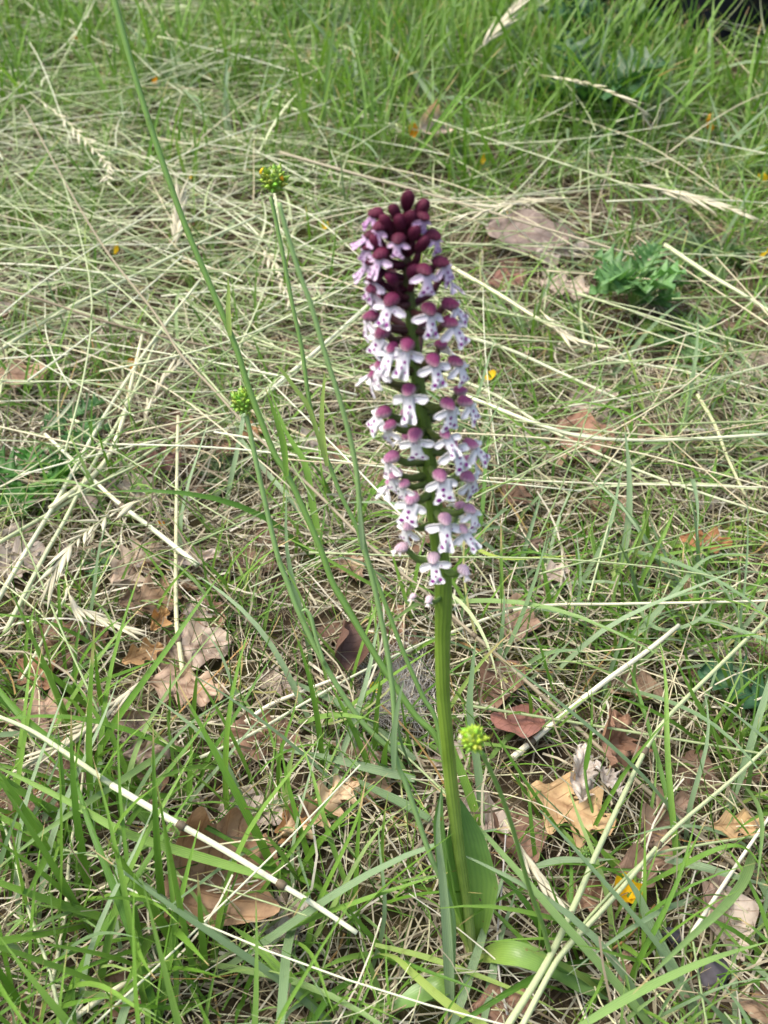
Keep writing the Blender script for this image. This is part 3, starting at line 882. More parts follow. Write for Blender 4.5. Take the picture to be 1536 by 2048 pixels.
# distinctive blades
blade("long green blade folding away from the thick cut straw node", [(544, 1758), (445, 1728), (346, 1698), (247, 1664), (148, 1609), (30, 1550), (-20, 1530)], (0.038, 0.054), 20, M_GREEN, 0.62, roll=0.3)
blade("broad dark green blade sweeping in from the left edge", [(340, 1690), (260, 1600), (200, 1550), (75, 1460), (0, 1380), (-40, 1310)], (0.012, 0.04), 24, M_GREEN, 0.22, roll=0.5)
blade("slim upright green blade left of the oak leaves", [(196, 1640), (197, 1555), (215, 1380), (250, 1235), (305, 1078)], None, 12, M_GREEN, 0.45, lean=50)
blade("pale green channelled blade leaning over the grey curled leaf", [(242, 1700), (250, 1600), (270, 1510), (310, 1425), (375, 1330), (460, 1225)], None, 13, M_GREEN, 0.82, lean=58)
blade("cut green blade stub with blunt end at the left", [(205, 1660), (215, 1570), (232, 1480)], None, 14, M_GREEN, 0.3, lean=45)
blade("cut green blade stub with brown specks by a thin straw", [(378, 1650), (380, 1560), (385, 1465)], None, 14, M_GREEN, 0.28, lean=45)
blade("grey-green blade lying level above the crumpled tan leaf", [(830, 1560), (750, 1540), (650, 1515), (545, 1496)], (0.018, 0.022), 20, M_BLUE, 0.6, roll=0.2)
blade("grey-green blade slanting from the fescue to the orchid", [(830, 1520), (760, 1465), (680, 1410), (620, 1380), (565, 1352)], (0.012, 0.02), 20, M_BLUE, 0.3)
blade("dark blue-green blade lying under the orchid stem", [(860, 1640), (800, 1605), (740, 1575), (690, 1548)], (0.016, 0.02), 20, M_BLUE, 0.1)
blade("blue-green blade standing close behind the orchid stem", [(965, 1690), (958, 1560), (940, 1430), (945, 1340), (952, 1275)], None, 17, M_BLUE, 0.4, lean=42)
blade("green blade fanning right from the orchid foot", [(975, 1700), (935, 1580), (905, 1500), (890, 1440)], None, 20, M_GREEN, 0.55, lean=40)
blade("broad grey-green blade leaning in the right foreground", [(1395, 2040), (1350, 1950), (1300, 1850), (1275, 1790), (1240, 1735)], (0.008, 0.036), 26, M_BLUE, 0.55)
blade("long channelled green blade crossing the bottom right corner", [(1150, 2060), (1250, 2000), (1360, 1945), (1450, 1910), (1550, 1880)], (0.035, 0.045), 20, M_GREEN, 0.72)
blade("glaucous level blade pointing right above the yellow flower", [(1060, 1738), (1120, 1722), (1180, 1722), (1232, 1718)], (0.014, 0.018), 17, M_BLUE, 0.75)
blade("green bent blade arching over in the right foreground", [(1280, 1775), (1350, 1740), (1420, 1705), (1470, 1692), (1505, 1710), (1540, 1770)], (0.016, 0.04, 0.03), 13, M_GREEN, 0.4)
blade("blue-green blade lying below the arching bent one", [(1330, 1720), (1400, 1735), (1470, 1755), (1550, 1775)], (0.02, 0.026), 22, M_BLUE, 0.7)
blade("dull green blade bending over the terracotta leaf", [(1230, 1180), (1255, 1060), (1258, 950), (1248, 840)], None, 15, M_BLUE, 0.8, lean=40)
blade("bright green bent blade left of the lower orchid leaf", [(985, 2060), (900, 2010), (830, 1950), (790, 1915), (755, 1907)], (0.02, 0.03), 18, M_GREEN, 0.95, roll=.4)
blade("lime green blade passing behind the orchid foot", [(750, 1890), (850, 1915), (950, 1950), (1050, 1990), (1150, 2040)], (0.018, 0.014), 14, M_GREEN, 0.9)
blade("blue-green flat blade rising from below the orchid foot", [(905, 2055), (930, 1980), (960, 1890), (990, 1800), (1020, 1720)], (0.012, 0.02), 20, M_BLUE, 0.5)
blade("second blue-green flat blade beside the silvery twig", [(965, 2055), (985, 1950), (1000, 1880), (1040, 1760)], (0.010, 0.018), 18, M_BLUE, 0.25)
blade("curled green blade looping in the arching tuft", [(1275, 1210), (1300, 1250), (1335, 1262), (1380, 1250), (1415, 1225), (1425, 1200)], (0.012, 0.028, 0.04), 14, M_BLUE, 0.6)
blade("long blade sweeping right from the arching tuft", [(1255, 1290), (1310, 1230), (1350, 1185), (1420, 1115), (1545, 1110)], (0.01, 0.036), 14, M_BLUE, 0.45)
blade("drooping yellowish double blade left of the arching tuft", [(940, 1085), (965, 1105), (1010, 1118), (1100, 1115), (1180, 1108)], (0.03, 0.024), 12, M_GREEN, 1.0)
blade("thin dark green blade crossing the golden leaf and straws", [(1365, 1740), (1345, 1640), (1310, 1500), (1275, 1380), (1252, 1320)], (0.01, 0.04), 11, M_GREEN, 0.15)
blade("pale green flat blade in the left hay with a kink", [(620, 1060), (590, 1010), (520, 930), (470, 860), (430, 790)], (0.012, 0.02), 11, M_BLUE, 0.9)
blade("dull green blade behind the lower seed head stem", [(648, 1130), (625, 1010), (610, 930), (570, 860), (535, 765)], None, 15, M_GREEN, 0.5, lean=45)
blade("lilting green blade in the bottom left with a brown tip", [(620, 1990), (560, 1940), (500, 1880), (460, 1850)], (0.014, 0.03), 20, M_GREEN, 0.55)
blade("upright fresh blade under the white straw end", [(600, 1960), (615, 1890), (640, 1800), (710, 1650), (735, 1545)], None, 13, M_GREEN, 0.5, lean=35)
blade("fresh green blade by the upright one", [(695, 1890), (710, 1790), (716, 1680), (725, 1560)], None, 12, M_GREEN, 0.4, lean=38)
blade("wide pale blade bent over in the far hay", [(620, 250), (680, 265), (735, 290), (765, 330)], (0.05, 0.03), 8, M_BLUE, 1.0)

# grass blades of the foreground that only their place tells apart
gb = random.Random(21)
bmeshes = []
for k in range(14):
    L = 0.05 + 0.006 * k
    el, bend = 1.35 - 0.05 * k, -0.5 - 0.13 * (k % 6)
    pts, p = [(0, 0, 0)], [0.0, 0.0, 0.0]
    for i in range(6):
        e = el + bend * (i / 5) ** 1.3
        p = [p[0] + math.cos(e) * L / 6, p[1] + 0.002 * math.sin(i + k), p[2] + math.sin(e) * L / 6]
        pts.append(tuple(p))
    look = ("short" if k < 5 else "mid-length" if k < 10 else "long") + (" upright" if k % 6 < 2 else " arching" if k % 6 < 4 else " drooping")
    bmeshes.append((look, path_mesh("grass_leaf", pts, 0.0008 + 0.00007 * k, 'blade', M_GREEN if k % 2 else M_BLUE, rnd=(k * 0.37) % 1.0, fold=0.3 + 0.05 * (k % 4), roll=0.2 * (k % 3) - 0.2, n=9)[0], k % 2))
cnt = 0
while cnt < 190:
    px, py = gb.uniform(-40, 1580), gb.uniform(900, 2150)
    d = float(d_green(np.array([px]), np.array([min(py, 2040)]))[0])
    if gb.random() > d or abs(px - 960) < 210 and py > 1600 or (980 < px < 1350 and 1350 < py < 1700 and gb.random() < .7):
        continue
    look, me, green = gb.choice(bmeshes)
    o = add("grass_leaf", me, None, GG(px, py, -0.001), (gb.uniform(-.2, .2), gb.uniform(-.2, .2), gb.uniform(0, 6.28)))
    s = gb.uniform(0.6, 1.15)
    o.scale = (s, s, s)
    if green:
        tag(o, look + " fresh green grass blade near " + near(px, py), "grass", "fresh green blades of the foreground")
    else:
        tag(o, look + " blue-green grass blade near " + near(px, py), "grass", "blue-green blades of the foreground")
    cnt += 1

# loose hay straws lying on top, alike
smeshes = []
for k in range(12):
    L = 0.09 + 0.018 * k
    pts = [(x * L, 0.035 * L * math.sin((2.2 + k % 3) * x + k), 0.02 * L * math.sin(4 * x + k)) for x in (-.5, -.25, 0, .25, .5)]
    smeshes.append(path_mesh("hay_straw", pts, 0.00042 + 0.00004 * (k % 6), 'tube', M_HAY if k % 4 else M_STRAW, rnd=(0.3 + k * 0.29) % 1.0, n=10, nsides=6)[0])
hr = random.Random(33)
cnt = 0
while cnt < 190:
    px, py = hr.uniform(-60, 1560), hr.uniform(60, 1250)
    if hr.random() > float(d_hay(np.array([px]), np.array([py]))[0]):
        continue
    p = GG(px, py, hr.uniform(0.022, 0.045))
    az = hr.choice([hr.gauss(0.1, 0.35), hr.gauss(-0.5, 0.3), hr.gauss(0.9, 0.25), hr.gauss(2.2, 0.3)])
    kk = hr.randrange(12)
    me = smeshes[kk]
    o = add("hay_straw", me, None, p, (0, hr.gauss(0, 0.06), az))
    # origin of each straw mesh is at one end: centre it
    L = 0.09
    o.location = Vector(p) - Vector((math.cos(az), math.sin(az), 0)) * 0.07
    tag(o, ("short" if kk < 4 else "long" if kk > 7 else "mid-length") + (" greenish" if kk % 4 else " bleached") + " loose straw on the hay near " + near(px, py), "straw", "loose straws on the hay")
    cnt += 1


# ------------------------------------------------------------------ seed spikes of grasses
def spikelet_mesh(L, w):
    V, Q, Tn, Un = [], [], [], []
    ns, m = 7, 6
    for i in range(ns + 1):
        t = i / ns
        r = w * (math.sin(math.pi * min(1, 0.08 + t * 0.92)) ** 0.8) * (1 - 0.35 * t)
        for j in range(m):
            a = j / m * 2 * math.pi
            V.append((t * L, r * math.cos(a), 0.55 * r * math.sin(a)))
            Tn.append(t); Un.append(math.cos(a))
    for i in range(ns):
        for j in range(m):
            a, b = i * m + j, i * m + (j + 1) % m
            Q.append((a, b, b + m, a + m))
    # awn
    k = len(V)
    V += [(L * 0.96, 0.0001, 0), (L * 0.96, -0.0001, 0), (L * 1.55, 0, 0.0004)]
    Tn += [1, 1, 1]; Un += [0, 0, 0]
    return np_mesh("spikelet", V, Q, [(k, k + 1, k + 2)], {'t': Tn, 'u': Un, 'rnd': [0.3 + 0.7 * a for a in Tn]}, [M_SPIKE])


SPK = [spikelet_mesh(0.011, 0.0011), spikelet_mesh(0.008, 0.0009), spikelet_mesh(0.014, 0.0012)]


def spike(label, pix, z, n, side=0.35, size=1.0, rnd=0.8, mat=None):
    pts = zpts(pix, z)
    root = empty("seed_spike", pts[0])
    tag(root, label, "seed spike")
    me, org = path_mesh("spike_stem", pts, 0.0004, 'tube', mat or M_STRAW, rnd=rnd, nsides=5)
    add("spike_stem", me, root, org - Vector(pts[0]))
    C = catmull(pts, 40)
    sr = random.Random(int(pix[0][0] * 7 + pix[0][1]))
    for i in range(n):
        f = 0.12 + 0.86 * i / max(1, n - 1)
        k = min(39, int(f * 40))
        d = Vector(C[k + 1] - C[k]).normalized()
        yaw = (side + sr.uniform(-.15, .15)) * (1 if i % 2 else -1)
        q = d.to_track_quat('X', 'Z')
        o = add("spikelet", sr.choice(SPK), root, Vector(C[k]) - Vector(pts[0]))
        o.rotation_mode = 'QUATERNION'
        from mathutils import Euler
        o.rotation_quaternion = q @ Euler((sr.uniform(-.6, .6), sr.uniform(-.25, .2), yaw)).to_quaternion()
        s = size * sr.uniform(0.8, 1.2) * (1 - 0.3 * f)
        o.scale = (s, s, s)
    return root


spike("drooping pale oat-like seed spike over the beige leaf", [(330, 980), (230, 1025), (165, 1070), (125, 1115), (100, 1165), (92, 1185)], (0.024, 0.06, 0.036), 30, 0.30, 1.35)
spike("pale seed spike hanging from the drooping one towards the oak leaves", [(130, 1150), (145, 1205), (175, 1225), (215, 1245), (262, 1262)], (0.034, 0.028), 16, 0.25, 1.3)
spike("long flat straw-coloured seed spike lying in the left grass", [(300, 1345), (240, 1400), (180, 1450), (130, 1485), (50, 1530)], (0.022, 0.028), 26, 0.12, 1.4)
spike("blurred pale seed spike in the hay on the left", [(60, 185), (130, 240), (180, 290), (215, 330), (215, 370)], (0.045, 0.06), 26, 0.3, 1.3)
spike("bleached seed spike standing among the hay near the green stem", [(350, 500), (355, 440), (360, 390)], (0.02, 0.05), 18, 0.25, 1.7)
spike("pale seed spike behind the thick seed head stem", [(520, 490), (550, 530), (565, 570), (595, 640)], (0.02, 0.035), 18, 0.2, 1.3)
spike("far bleached seed spike arching in the green grass", [(1080, 150), (1150, 160), (1220, 185), (1275, 215), (1290, 240)], (0.06, 0.09, 0.07), 24, 0.2, 1.5)
spike("tan seed spike leaning at the top of the meadow", [(950, 105), (985, 70), (1015, 35), (1040, 5)], (0.05, 0.08), 18, 0.2, 2.0)
spike("bristly seed spike lying on hay right of the buds", [(1160, 395), (1080, 400), (1000, 415), (930, 430)], (0.035, 0.035), 22, 0.25, 1.7)
spike("loose seed spike lying along the hay at the right edge", [(1250, 365), (1330, 380), (1400, 400), (1480, 425)], (0.045, 0.04), 24, 0.25, 1.8)
spike("dropped straw-coloured seed spike beside the orchid foot", [(1010, 1640), (1050, 1710), (1090, 1770), (1150, 1850), (1200, 1920)], (0.016, 0.018), 24, 0.12, 1.3)
spike("thin seed spike in the hay left of the twin stalks", [(280, 870), (300, 810), (325, 760), (355, 730)], (0.02, 0.03), 16, 0.2, 1.3)
spike("seed spike lying among straws right of the jagged plant", [(1080, 620), (1110, 650), (1140, 675), (1180, 690)], (0.024, 0.022), 16, 0.2, 1.4)


# ------------------------------------------------------------------ small finds on the ground
def petal_mesh(L, W, cup, seed, notch=0.1):
    V, Q, S, T = [], [], [], []
    ns, nt = 8, 7
    for i in range(ns + 1):
        s = i / ns
        w = W * (math.sin(math.pi * min(1, 0.08 + 0.80 * s)) ** 0.8)
        for j in range(nt):
            t = -1 + 2 * j / (nt - 1)
            x = s * L - notch * L * (1 - abs(t)) * (s ** 6)
            V.append((x, t * w, cup * (t * t * W + 1.2 * W * s * s) + 0.03 * L * math.sin(7 * s + 5 * t + seed)))
            S.append(s); T.append(t)
    for i in range(ns):
        for j in range(nt - 1):
            a = i * nt + j
            Q.append((a, a + 1, a + nt + 1, a + nt))
    return np_mesh("petal", V, Q, attrs={'s': S, 't': T}, mats=[M_PETAL])


PET = [petal_mesh(0.008, 0.0042, 0.5, 1), petal_mesh(0.007, 0.0038, 0.8, 2), petal_mesh(0.009, 0.0042, 0.3, 4)]
YEL, ORA = (0.85, 0.56, 0.02), (0.80, 0.36, 0.015)
petals = [((243, 90), YEL, 1.5, "yellow petal caught in hay by the tall green stem"), ((825, 275), ORA, 1.7, "orange petal standing beside the far curled leaf"),
          ((964, 328), YEL, 1.1, "yellow speck of petal in the far grass behind the buds"), ((1420, 265), ORA, 1.6, "orange petal lying on the far arching blades"),
          ((233, 507), YEL, 1.1, "yellow petal under the hay below the blurred seed spike"), ((257, 735), ORA, 0.9, "orange petal under crossing straws near the kinked straw"),
          ((383, 355), YEL, 1.1, "yellow petal in hay beside the tall green stem bend"), ((311, 168), ORA, 1.2, "orange petal deep in the far hay"),
          ((1528, 512), YEL, 1.3, "yellow petal at the end of a stout straw"), ((972, 750), YEL, 0.95, "small yellow withered petal right of the flower spike"),
          ((748, 1386), (0.85, 0.70, 0.06), 0.6, "lemon petal lying on the grey woolly tuft"), ((1175, 172), YEL, 1.1, "yellow petal in the tall far grass"),
          ((872, 672), ORA, 0.9, "orange petal seen behind the middle of the flower spike"), ((330, 1050), ORA, 0.6, "tiny orange petal above the beige oak leaf"),
          ((155, 78), ORA, 1.1, "orange petal far back in the mown hay"), ((1530, 365), YEL, 1.0, "yellow petal among far hay at the edge"),
          ((646, 458), YEL, 0.8, "yellow dot of petal between the hay and the buds")]
pr = random.Random(3)
for (q, c, s, lab) in petals:
    o = add("yellow_petal", pr.choice(PET), None, GG(*q, 0.016 if q[1] < 800 else 0.01), (pr.uniform(.3, .9), pr.uniform(-.9, -.2), pr.uniform(0, 6.28)), c)
    o.scale = (s,) * 3
    tag(o, lab, "petal")
bc = empty("buttercup_flower", GG(1255, 1795, 0.012))
tag(bc, "fallen yellow buttercup flower under crossed straws", "flower")
for k in range(4):
    add("petal", PET[k % 3], bc, (0, 0, 0), (0, -0.55, -0.3 + k * 1.15), (0.86, 0.60, 0.02)).scale = (1.0,) * 3


def stone(label, px, py, w, c, seed):
    p = GG(px, py, 0.004)
    r = w * mmpx(p) * 0.5
    bm = bmesh.new()
    bmesh.ops.create_icosphere(bm, subdivisions=3, radius=1)
    q = random.Random(seed)
    ph = [q.random() * 6 for _ in range(6)]
    for v in bm.verts:
        a = v.co
        k = 1 + 0.16 * math.sin(2.3 * a.x + ph[0]) * math.sin(2.1 * a.y + ph[1]) + 0.09 * math.sin(5 * a.z + ph[2] + 3 * a.x)
        v.co = Vector((a.x * r * k, a.y * r * 0.75 * k, a.z * r * 0.6 * k))
    me = bpy.data.meshes.new("stone")
    bm.to_mesh(me); bm.free()
    me.materials.append(M_OBJ)
    for f in me.polygons:
        f.use_smooth = True
    tag(add("stone", me, None, p, (0.1, 0.1, seed), c), label, "stone")


stone("dark grey stone under blades in the right corner", 1430, 1945, 75, (0.09, 0.085, 0.10), 1)
stone("small dark flint beside a brown snail-like pebble", 1345, 1872, 48, (0.08, 0.08, 0.095), 2)
stone("small round tan pebble leaning on the dark flint", 1325, 1860, 26, (0.36, 0.24, 0.13), 3)


def fuzz(name, label, cat, px, py, rx, ry, n, lmin, lmax, half, flat=True, dz=0.004):
    p = GG(px, py, dz)
    k = mmpx(p)
    if flat:
        B = np.stack([rng.normal(0, rx * k, n), rng.normal(0, ry * k * 1.4, n), np.abs(rng.normal(0, 0.004, n))], 1)
        C = grow(B, rng.normal(1.9, 0.6, n), U(n, -0.2, 0.5), U(n, lmin, lmax), U(n, -1, 1), U(n, -1.5, 1.5), 5, floor=False)
    else:
        B = np.zeros((n, 3))
        C = grow(B, U(n, 0, 6.28), U(n, 0.1, 1.5), U(n, lmin, lmax), U(n, -.3, .2), U(n, -.3, .3), 4, floor=False)
    V, Q, t, u, per = sweep(C, taper(n, C.shape[1] - 1, np.full(n, half), 'stem'), np.zeros(n), np.zeros(n), 'tube', 3)
    me = np_mesh(name, V, Q, attrs={'t': t, 'u': u, 'rnd': np.repeat(rng.random(n), per)}, mats=[M_FUZZ])
    return tag(add(name, me, None, p), label, cat)


fuzz("woolly_tuft", "grey woolly tuft of dead fibres left of the orchid stem", "dead tuft", 800, 1400, 32, 34, 900, 0.006, 0.016, 0.00013)
fuzz("seed_fluff", "white seed fluff on the ground by the slanting whitish straw", "seed fluff", 228, 985, 8, 8, 160, 0.004, 0.009, 0.00013, flat=False)
fuzz("seed_fluff", "white seed fluff at the left edge under hay", "seed fluff", 8, 1115, 8, 8, 120, 0.004, 0.009, 0.00013, flat=False)


# ------------------------------------------------------------------ jagged-leaved plants
def jag_leaf(L, W, seed, lobes=3):
    """pinnately cut leaf: pointed lobes with deep bays, each lobe tooth bent towards the tip"""
    r = random.Random(seed)
    V, Q, S, T = [], [], [], []
    per = 6
    ns, nt = lobes * per + 4, 7
    for i in range(ns + 1):
        s = i / ns
        env = (0.35 + 0.65 * math.sin(math.pi * min(1, 0.12 + s * 0.8))) * (1 if s < .9 else max(0.02, (1 - s) / .1))
        ph = (i % per) / per
        tri = max(0.0, 1 - abs(ph - 0.5) * 2.2)
        for j in range(nt):
            t = -1 + 2 * j / (nt - 1)
            w = W * env * (0.22 + 0.78 * tri)
            fold = 0.5 * abs(t) * w
            V.append((s * L + abs(t) ** 1.5 * w * 0.7 * (1 - 0.6 * s), t * w, -0.30 * L * s * s + fold + 0.05 * L * math.sin(6 * s + 4 * t + seed)))
            S.append(s); T.append(t)
    for i in range(ns):
        for j in range(nt - 1):
            a = i * nt + j
            Q.append((a, a + 1, a + nt + 1, a + nt))
    return np_mesh("leaf", V, Q, attrs={'s': S, 't': T}, mats=[M_GLEAF])


JAG = [jag_leaf(0.030, 0.014, k, 3 + k % 2) for k in range(4)]


def plant(label, px, py, n, size, c, seed, name="jagged_plant", upright=0.7, dz=0.0, h=0.012):
    b = GG(px, py, dz)
    root = empty(name, b)
    tag(root, label, "plant")
    r = random.Random(seed)
    for i in range(n):
        az = i * 2.4 + r.uniform(-.4, .4)
        hh = h * r.uniform(0.5, 1.3)
        st = (math.cos(az) * 0.006 * size, math.sin(az) * 0.006 * size, hh)
        me, org = path_mesh("leaf_stem", [(0, 0, -0.002), (st[0] * .4, st[1] * .4, hh * .6), st], 0.0005 * size, 'tube', M_STEM, nsides=5)
        add("leaf_stem", me, root, org)
        v = r.uniform(.8, 1.25)
        o = add("leaf", r.choice(JAG), root, st, (r.uniform(-.3, .3), -upright * r.uniform(.5, 1.2), az), tuple(x * v for x in c))
        s = size * r.uniform(.75, 1.15)
        o.scale = (s, s, s)
    return root


plant("bright green jagged-leaved plant beside the bleached leaf", 1262, 640, 22, 0.92, (0.14, 0.28, 0.09), 1, h=0.026)
plant("dark green jagged-leaved plant deep in the far grass", 1175, 270, 12, 1.7, (0.05, 0.13, 0.04), 2, h=0.03, upright=.9)
plant("dark jagged plant farther back in the tall grass", 1180, 130, 10, 1.9, (0.05, 0.13, 0.05), 9, h=0.03, upright=.9)
plant("small lime green leafy seedling below the bright jagged plant", 1278, 700, 6, 0.55, (0.16, 0.27, 0.05), 3)
plant("low green lobed leaves under straws at the right", 1395, 700, 8, 0.8, (0.11, 0.20, 0.07), 4, h=0.008, upright=.35)
plant("low dull green leaves behind the bright jagged plant", 1400, 545, 8, 1.0, (0.11, 0.19, 0.06), 5, h=0.010, upright=.35)
plant("vivid green low leaves under hay at the left", 75, 985, 9, 0.8, (0.06, 0.19, 0.025), 6, h=0.008, upright=.4)
plant("small pointed green leaves under the hay", 150, 875, 7, 0.6, (0.07, 0.18, 0.05), 7, h=0.012, upright=.5)
plant("dark leafy sprig between the lower seed head stems", 440, 965, 7, 0.5, (0.09, 0.14, 0.05), 8, h=0.006, upright=.3)
plant("toothed green leaf sprig at the right edge above bluish blades", 1545, 1455, 4, 0.9, (0.06, 0.15, 0.07), 10, h=0.02, upright=.4)
plant("small trefoil leaves at the foot of the lower seed head", 200, 1130, 6, 0.4, (0.08, 0.17, 0.06), 12, h=0.005, upright=.2)


# ------------------------------------------------------------------ buttercup stalks with green seed heads
def head_mesh():
    bm = bmesh.new()
    bmesh.ops.create_uvsphere(bm, u_segments=14, v_segments=9, radius=1)
    for v in bm.verts:
        v.co.z *= 1.05
    me = bpy.data.meshes.new("receptacle")
    bm.to_mesh(me); bm.free()
    me.materials.append(M_HEAD)
    for f in me.polygons:
        f.use_smooth = True
    return me


def achene_mesh():
    prof = [(0, 0.0), (0.18, 0.55), (0.45, 0.95), (0.75, 0.95), (1.0, 0.62), (1.12, 0.28), (1.3, 0.24), (1.42, 0.30), (1.5, 0.0)]
    V, Q = [], []
    m = 8
    for x, r in prof:
        for j in range(m):
            a = j / m * 6.2832
            V.append((0.62 * r * math.cos(a), 0.45 * r * math.sin(a), x))
    for i in range(len(prof) - 1):
        for j in range(m):
            a, b = i * m + j, i * m + (j + 1) % m
            Q.append((a, b, b + m, a + m))
    return np_mesh("achene", V, Q, mats=[M_HEAD])


HEADM, ACH = head_mesh(), achene_mesh()


def seed_head(root, top, axis, r, c=(0.23, 0.36, 0.03), n=46, spiral=0.0):
    o = add("seed_head", HEADM, root, top, None, tuple(x * .7 for x in c))
    o.rotation_mode = 'QUATERNION'
    o.rotation_quaternion = axis.to_track_quat('Z', 'Y')
    o.scale = (r * .70, r * .70, r * .78)
    sr = random.Random(int(r * 1e6))
    for i in range(n):
        zz = 1 - (i + 0.5) / n * 1.72
        a = i * 2.39996 + spiral
        d = Vector((math.sqrt(max(0, 1 - zz * zz)) * math.cos(a), math.sqrt(max(0, 1 - zz * zz)) * math.sin(a), zz))
        h = add("achene", ACH, o, d * 0.72, None, tuple(x * sr.uniform(.8, 1.35) for x in c))
        h.rotation_mode = 'QUATERNION'
        h.rotation_quaternion = (d + Vector((sr.uniform(-.25, .25), sr.uniform(-.25, .25), 0.45))).to_track_quat('Z', 'Y')
        s = 0.42 * sr.uniform(.75, 1.2)
        h.scale = (s, s, s * sr.uniform(0.8, 1.3))
    return o


def stem_plant(label, pix, lean, wpx, name="buttercup_stalk", cat="plant", rnd=0.6, taper_to=0.8, mat=M_STEM, group=None):
    pts = lean_pts(pix, lean)
    root = empty(name, pts[0])
    tag(root, label, cat, group)
    h = hw(pts, wpx)
    me, org = path_mesh("stem", pts, [h * 1.15, h, h * taper_to], 'tube', mat, rnd=rnd, nsides=8, n=6 * (len(pts) - 1))
    add("stem", me, root, org - Vector(pts[0]))
    return root, [Vector(p) for p in pts]


def sheath(root, pts_px, base, lean, wpx, rnd=0.7, mat=M_BLUE, roll=0.3, org=None, toward=0.002):
    P = [LP(a, b, base, lean) - Vector((0, toward, 0)) for a, b in pts_px]
    h = 0.5 * wpx * mmpx(P[0])
    me, o = path_mesh("stem_leaf", [tuple(p) for p in P], h, 'blade', mat, rnd=rnd, fold=0.7, roll=roll, n=12)
    return add("stem_leaf", me, root, o - Vector(root.location))


# two heads at the top
r1, p1 = stem_plant("tall stalk carrying the upper knobbly green seed head with yellow petal rests",
                    [(905, 1660), (877, 1459), (846, 1394), (820, 1336), (796, 1276), (760, 1180), (726, 1098), (714, 1056), (681, 988), (658, 927), (646, 899), (620, 810), (604, 700), (585, 610), (560, 480), (541, 392)], 24, 9)
sheath(r1, [(655, 925), (648, 880), (646, 820), (650, 760), (649, 735)], Vector(p1[0]), 24, 13, 0.9, M_GREEN)
sheath(r1, [(648, 905), (620, 815), (590, 770), (560, 730), (550, 727)], Vector(p1[0]), 24, 10, 0.9, M_GREEN)
ax = (p1[-1] - p1[-2]).normalized()
k1 = mmpx(p1[-1])
hp = LP(548, 360, Vector(p1[0]), 24)
seed_head(r1, hp - p1[0], Vector((0.05, -0.1, 1)).normalized(), 32 * k1)
for (a, b, rz, c) in ((519, 348, 2.6, YEL), (567, 362, -1.2, (0.8, 0.4, .02))):
    q = add("withered_petal", PET[1], r1, LP(a, b, Vector(p1[0]) - Vector((0, 0.003, 0)), 24) - p1[0], (0.4, -1.4, rz), c)
    q.scale = (.28, .2, .28)
r2, p2 = stem_plant("thick grey-green stalk rising to just below the upper seed head",
                    [(903, 2055), (905, 1938), (906, 1840), (890, 1775), (864, 1720), (838, 1645), (812, 1568), (791, 1513), (788, 1414), (775, 1305), (750, 1180), (730, 1098), (721, 1040), (712, 934), (686, 822), (648, 700), (622, 610), (600, 550), (575, 470), (558, 405)], 26, 11, name="grass_stalk", rnd=0.9)
sheath(r2, [(788, 1530), (790, 1460), (800, 1390), (808, 1350)], Vector(p2[0]), 26, 14, 0.4, M_BLUE)
sheath(r2, [(900, 2050), (898, 1950), (893, 1850), (884, 1740), (876, 1650), (882, 1575)], Vector(p2[0]), 26, 21, 0.75, M_BLUE, roll=0.1)
sheath(r2, [(726, 1090), (722, 1030), (720, 985)], Vector(p2[0]), 26, 11, 0.6, M_BLUE)
q = LP(561, 430, Vector(p2[0]), 26)
add("dry_husk", path_mesh("dry_husk", [tuple(LP(558, 400, Vector(p2[0]), 26)), tuple(LP(562, 430, Vector(p2[0]), 26)), tuple(LP(563, 450, Vector(p2[0]), 26))], 5 * mmpx(q), 'blade', M_STRAW, rnd=.4)[0], r2, LP(558, 400, Vector(p2[0]), 26) - p2[0])

r3, p3 = stem_plant("stalk carrying the lower compact green seed head",
                    [(830, 1590), (790, 1512), (720, 1440), (650, 1330), (600, 1230), (575, 1165), (555, 1110), (520, 960), (497, 850), (491, 832)], 30, 11, rnd=0.8)
hp = LP(487, 803, p3[0], 30)
seed_head(r3, hp - p3[0], Vector((-0.1, -0.05, 1)).normalized(), 30 * mmpx(hp), (0.24, 0.37, 0.04), n=52, spiral=1.0)
q = LP(620, 1260, p3[0], 30)
add("nodding_tip", path_mesh("nodding_tip", [tuple(LP(a, b, p3[0] - Vector((0, .002, 0)), 30)) for a, b in ((650, 1330), (632, 1275), (622, 1235), (612, 1220), (604, 1222))], [0.0007, 0.0008, 0.0005], 'tube', M_STEM, rnd=.9)[0], r3, LP(650, 1330, p3[0] - Vector((0, .002, 0)), 30) - p3[0])

r4, p4 = stem_plant("tall bare green stalk leaning left out of the meadow",
                    [(925, 1660), (880, 1490), (830, 1430), (770, 1341), (735, 1285), (690, 1210), (665, 1165), (641, 1098), (604, 1012), (573, 946), (545, 899), (498, 777), (470, 690), (420, 570), (370, 450), (320, 310), (275, 170), (245, 60), (222, -30)], 26, 12.5, name="grass_stalk", rnd=0.45)
sheath(r4, [(462, 665), (460, 620), (460, 580), (457, 545)], p4[0], 26, 13, 0.9, M_GREEN)
sheath(r4, [(575, 945), (570, 890), (560, 850), (548, 815), (530, 765)], p4[0], 26, 14, 0.5, M_GREEN)

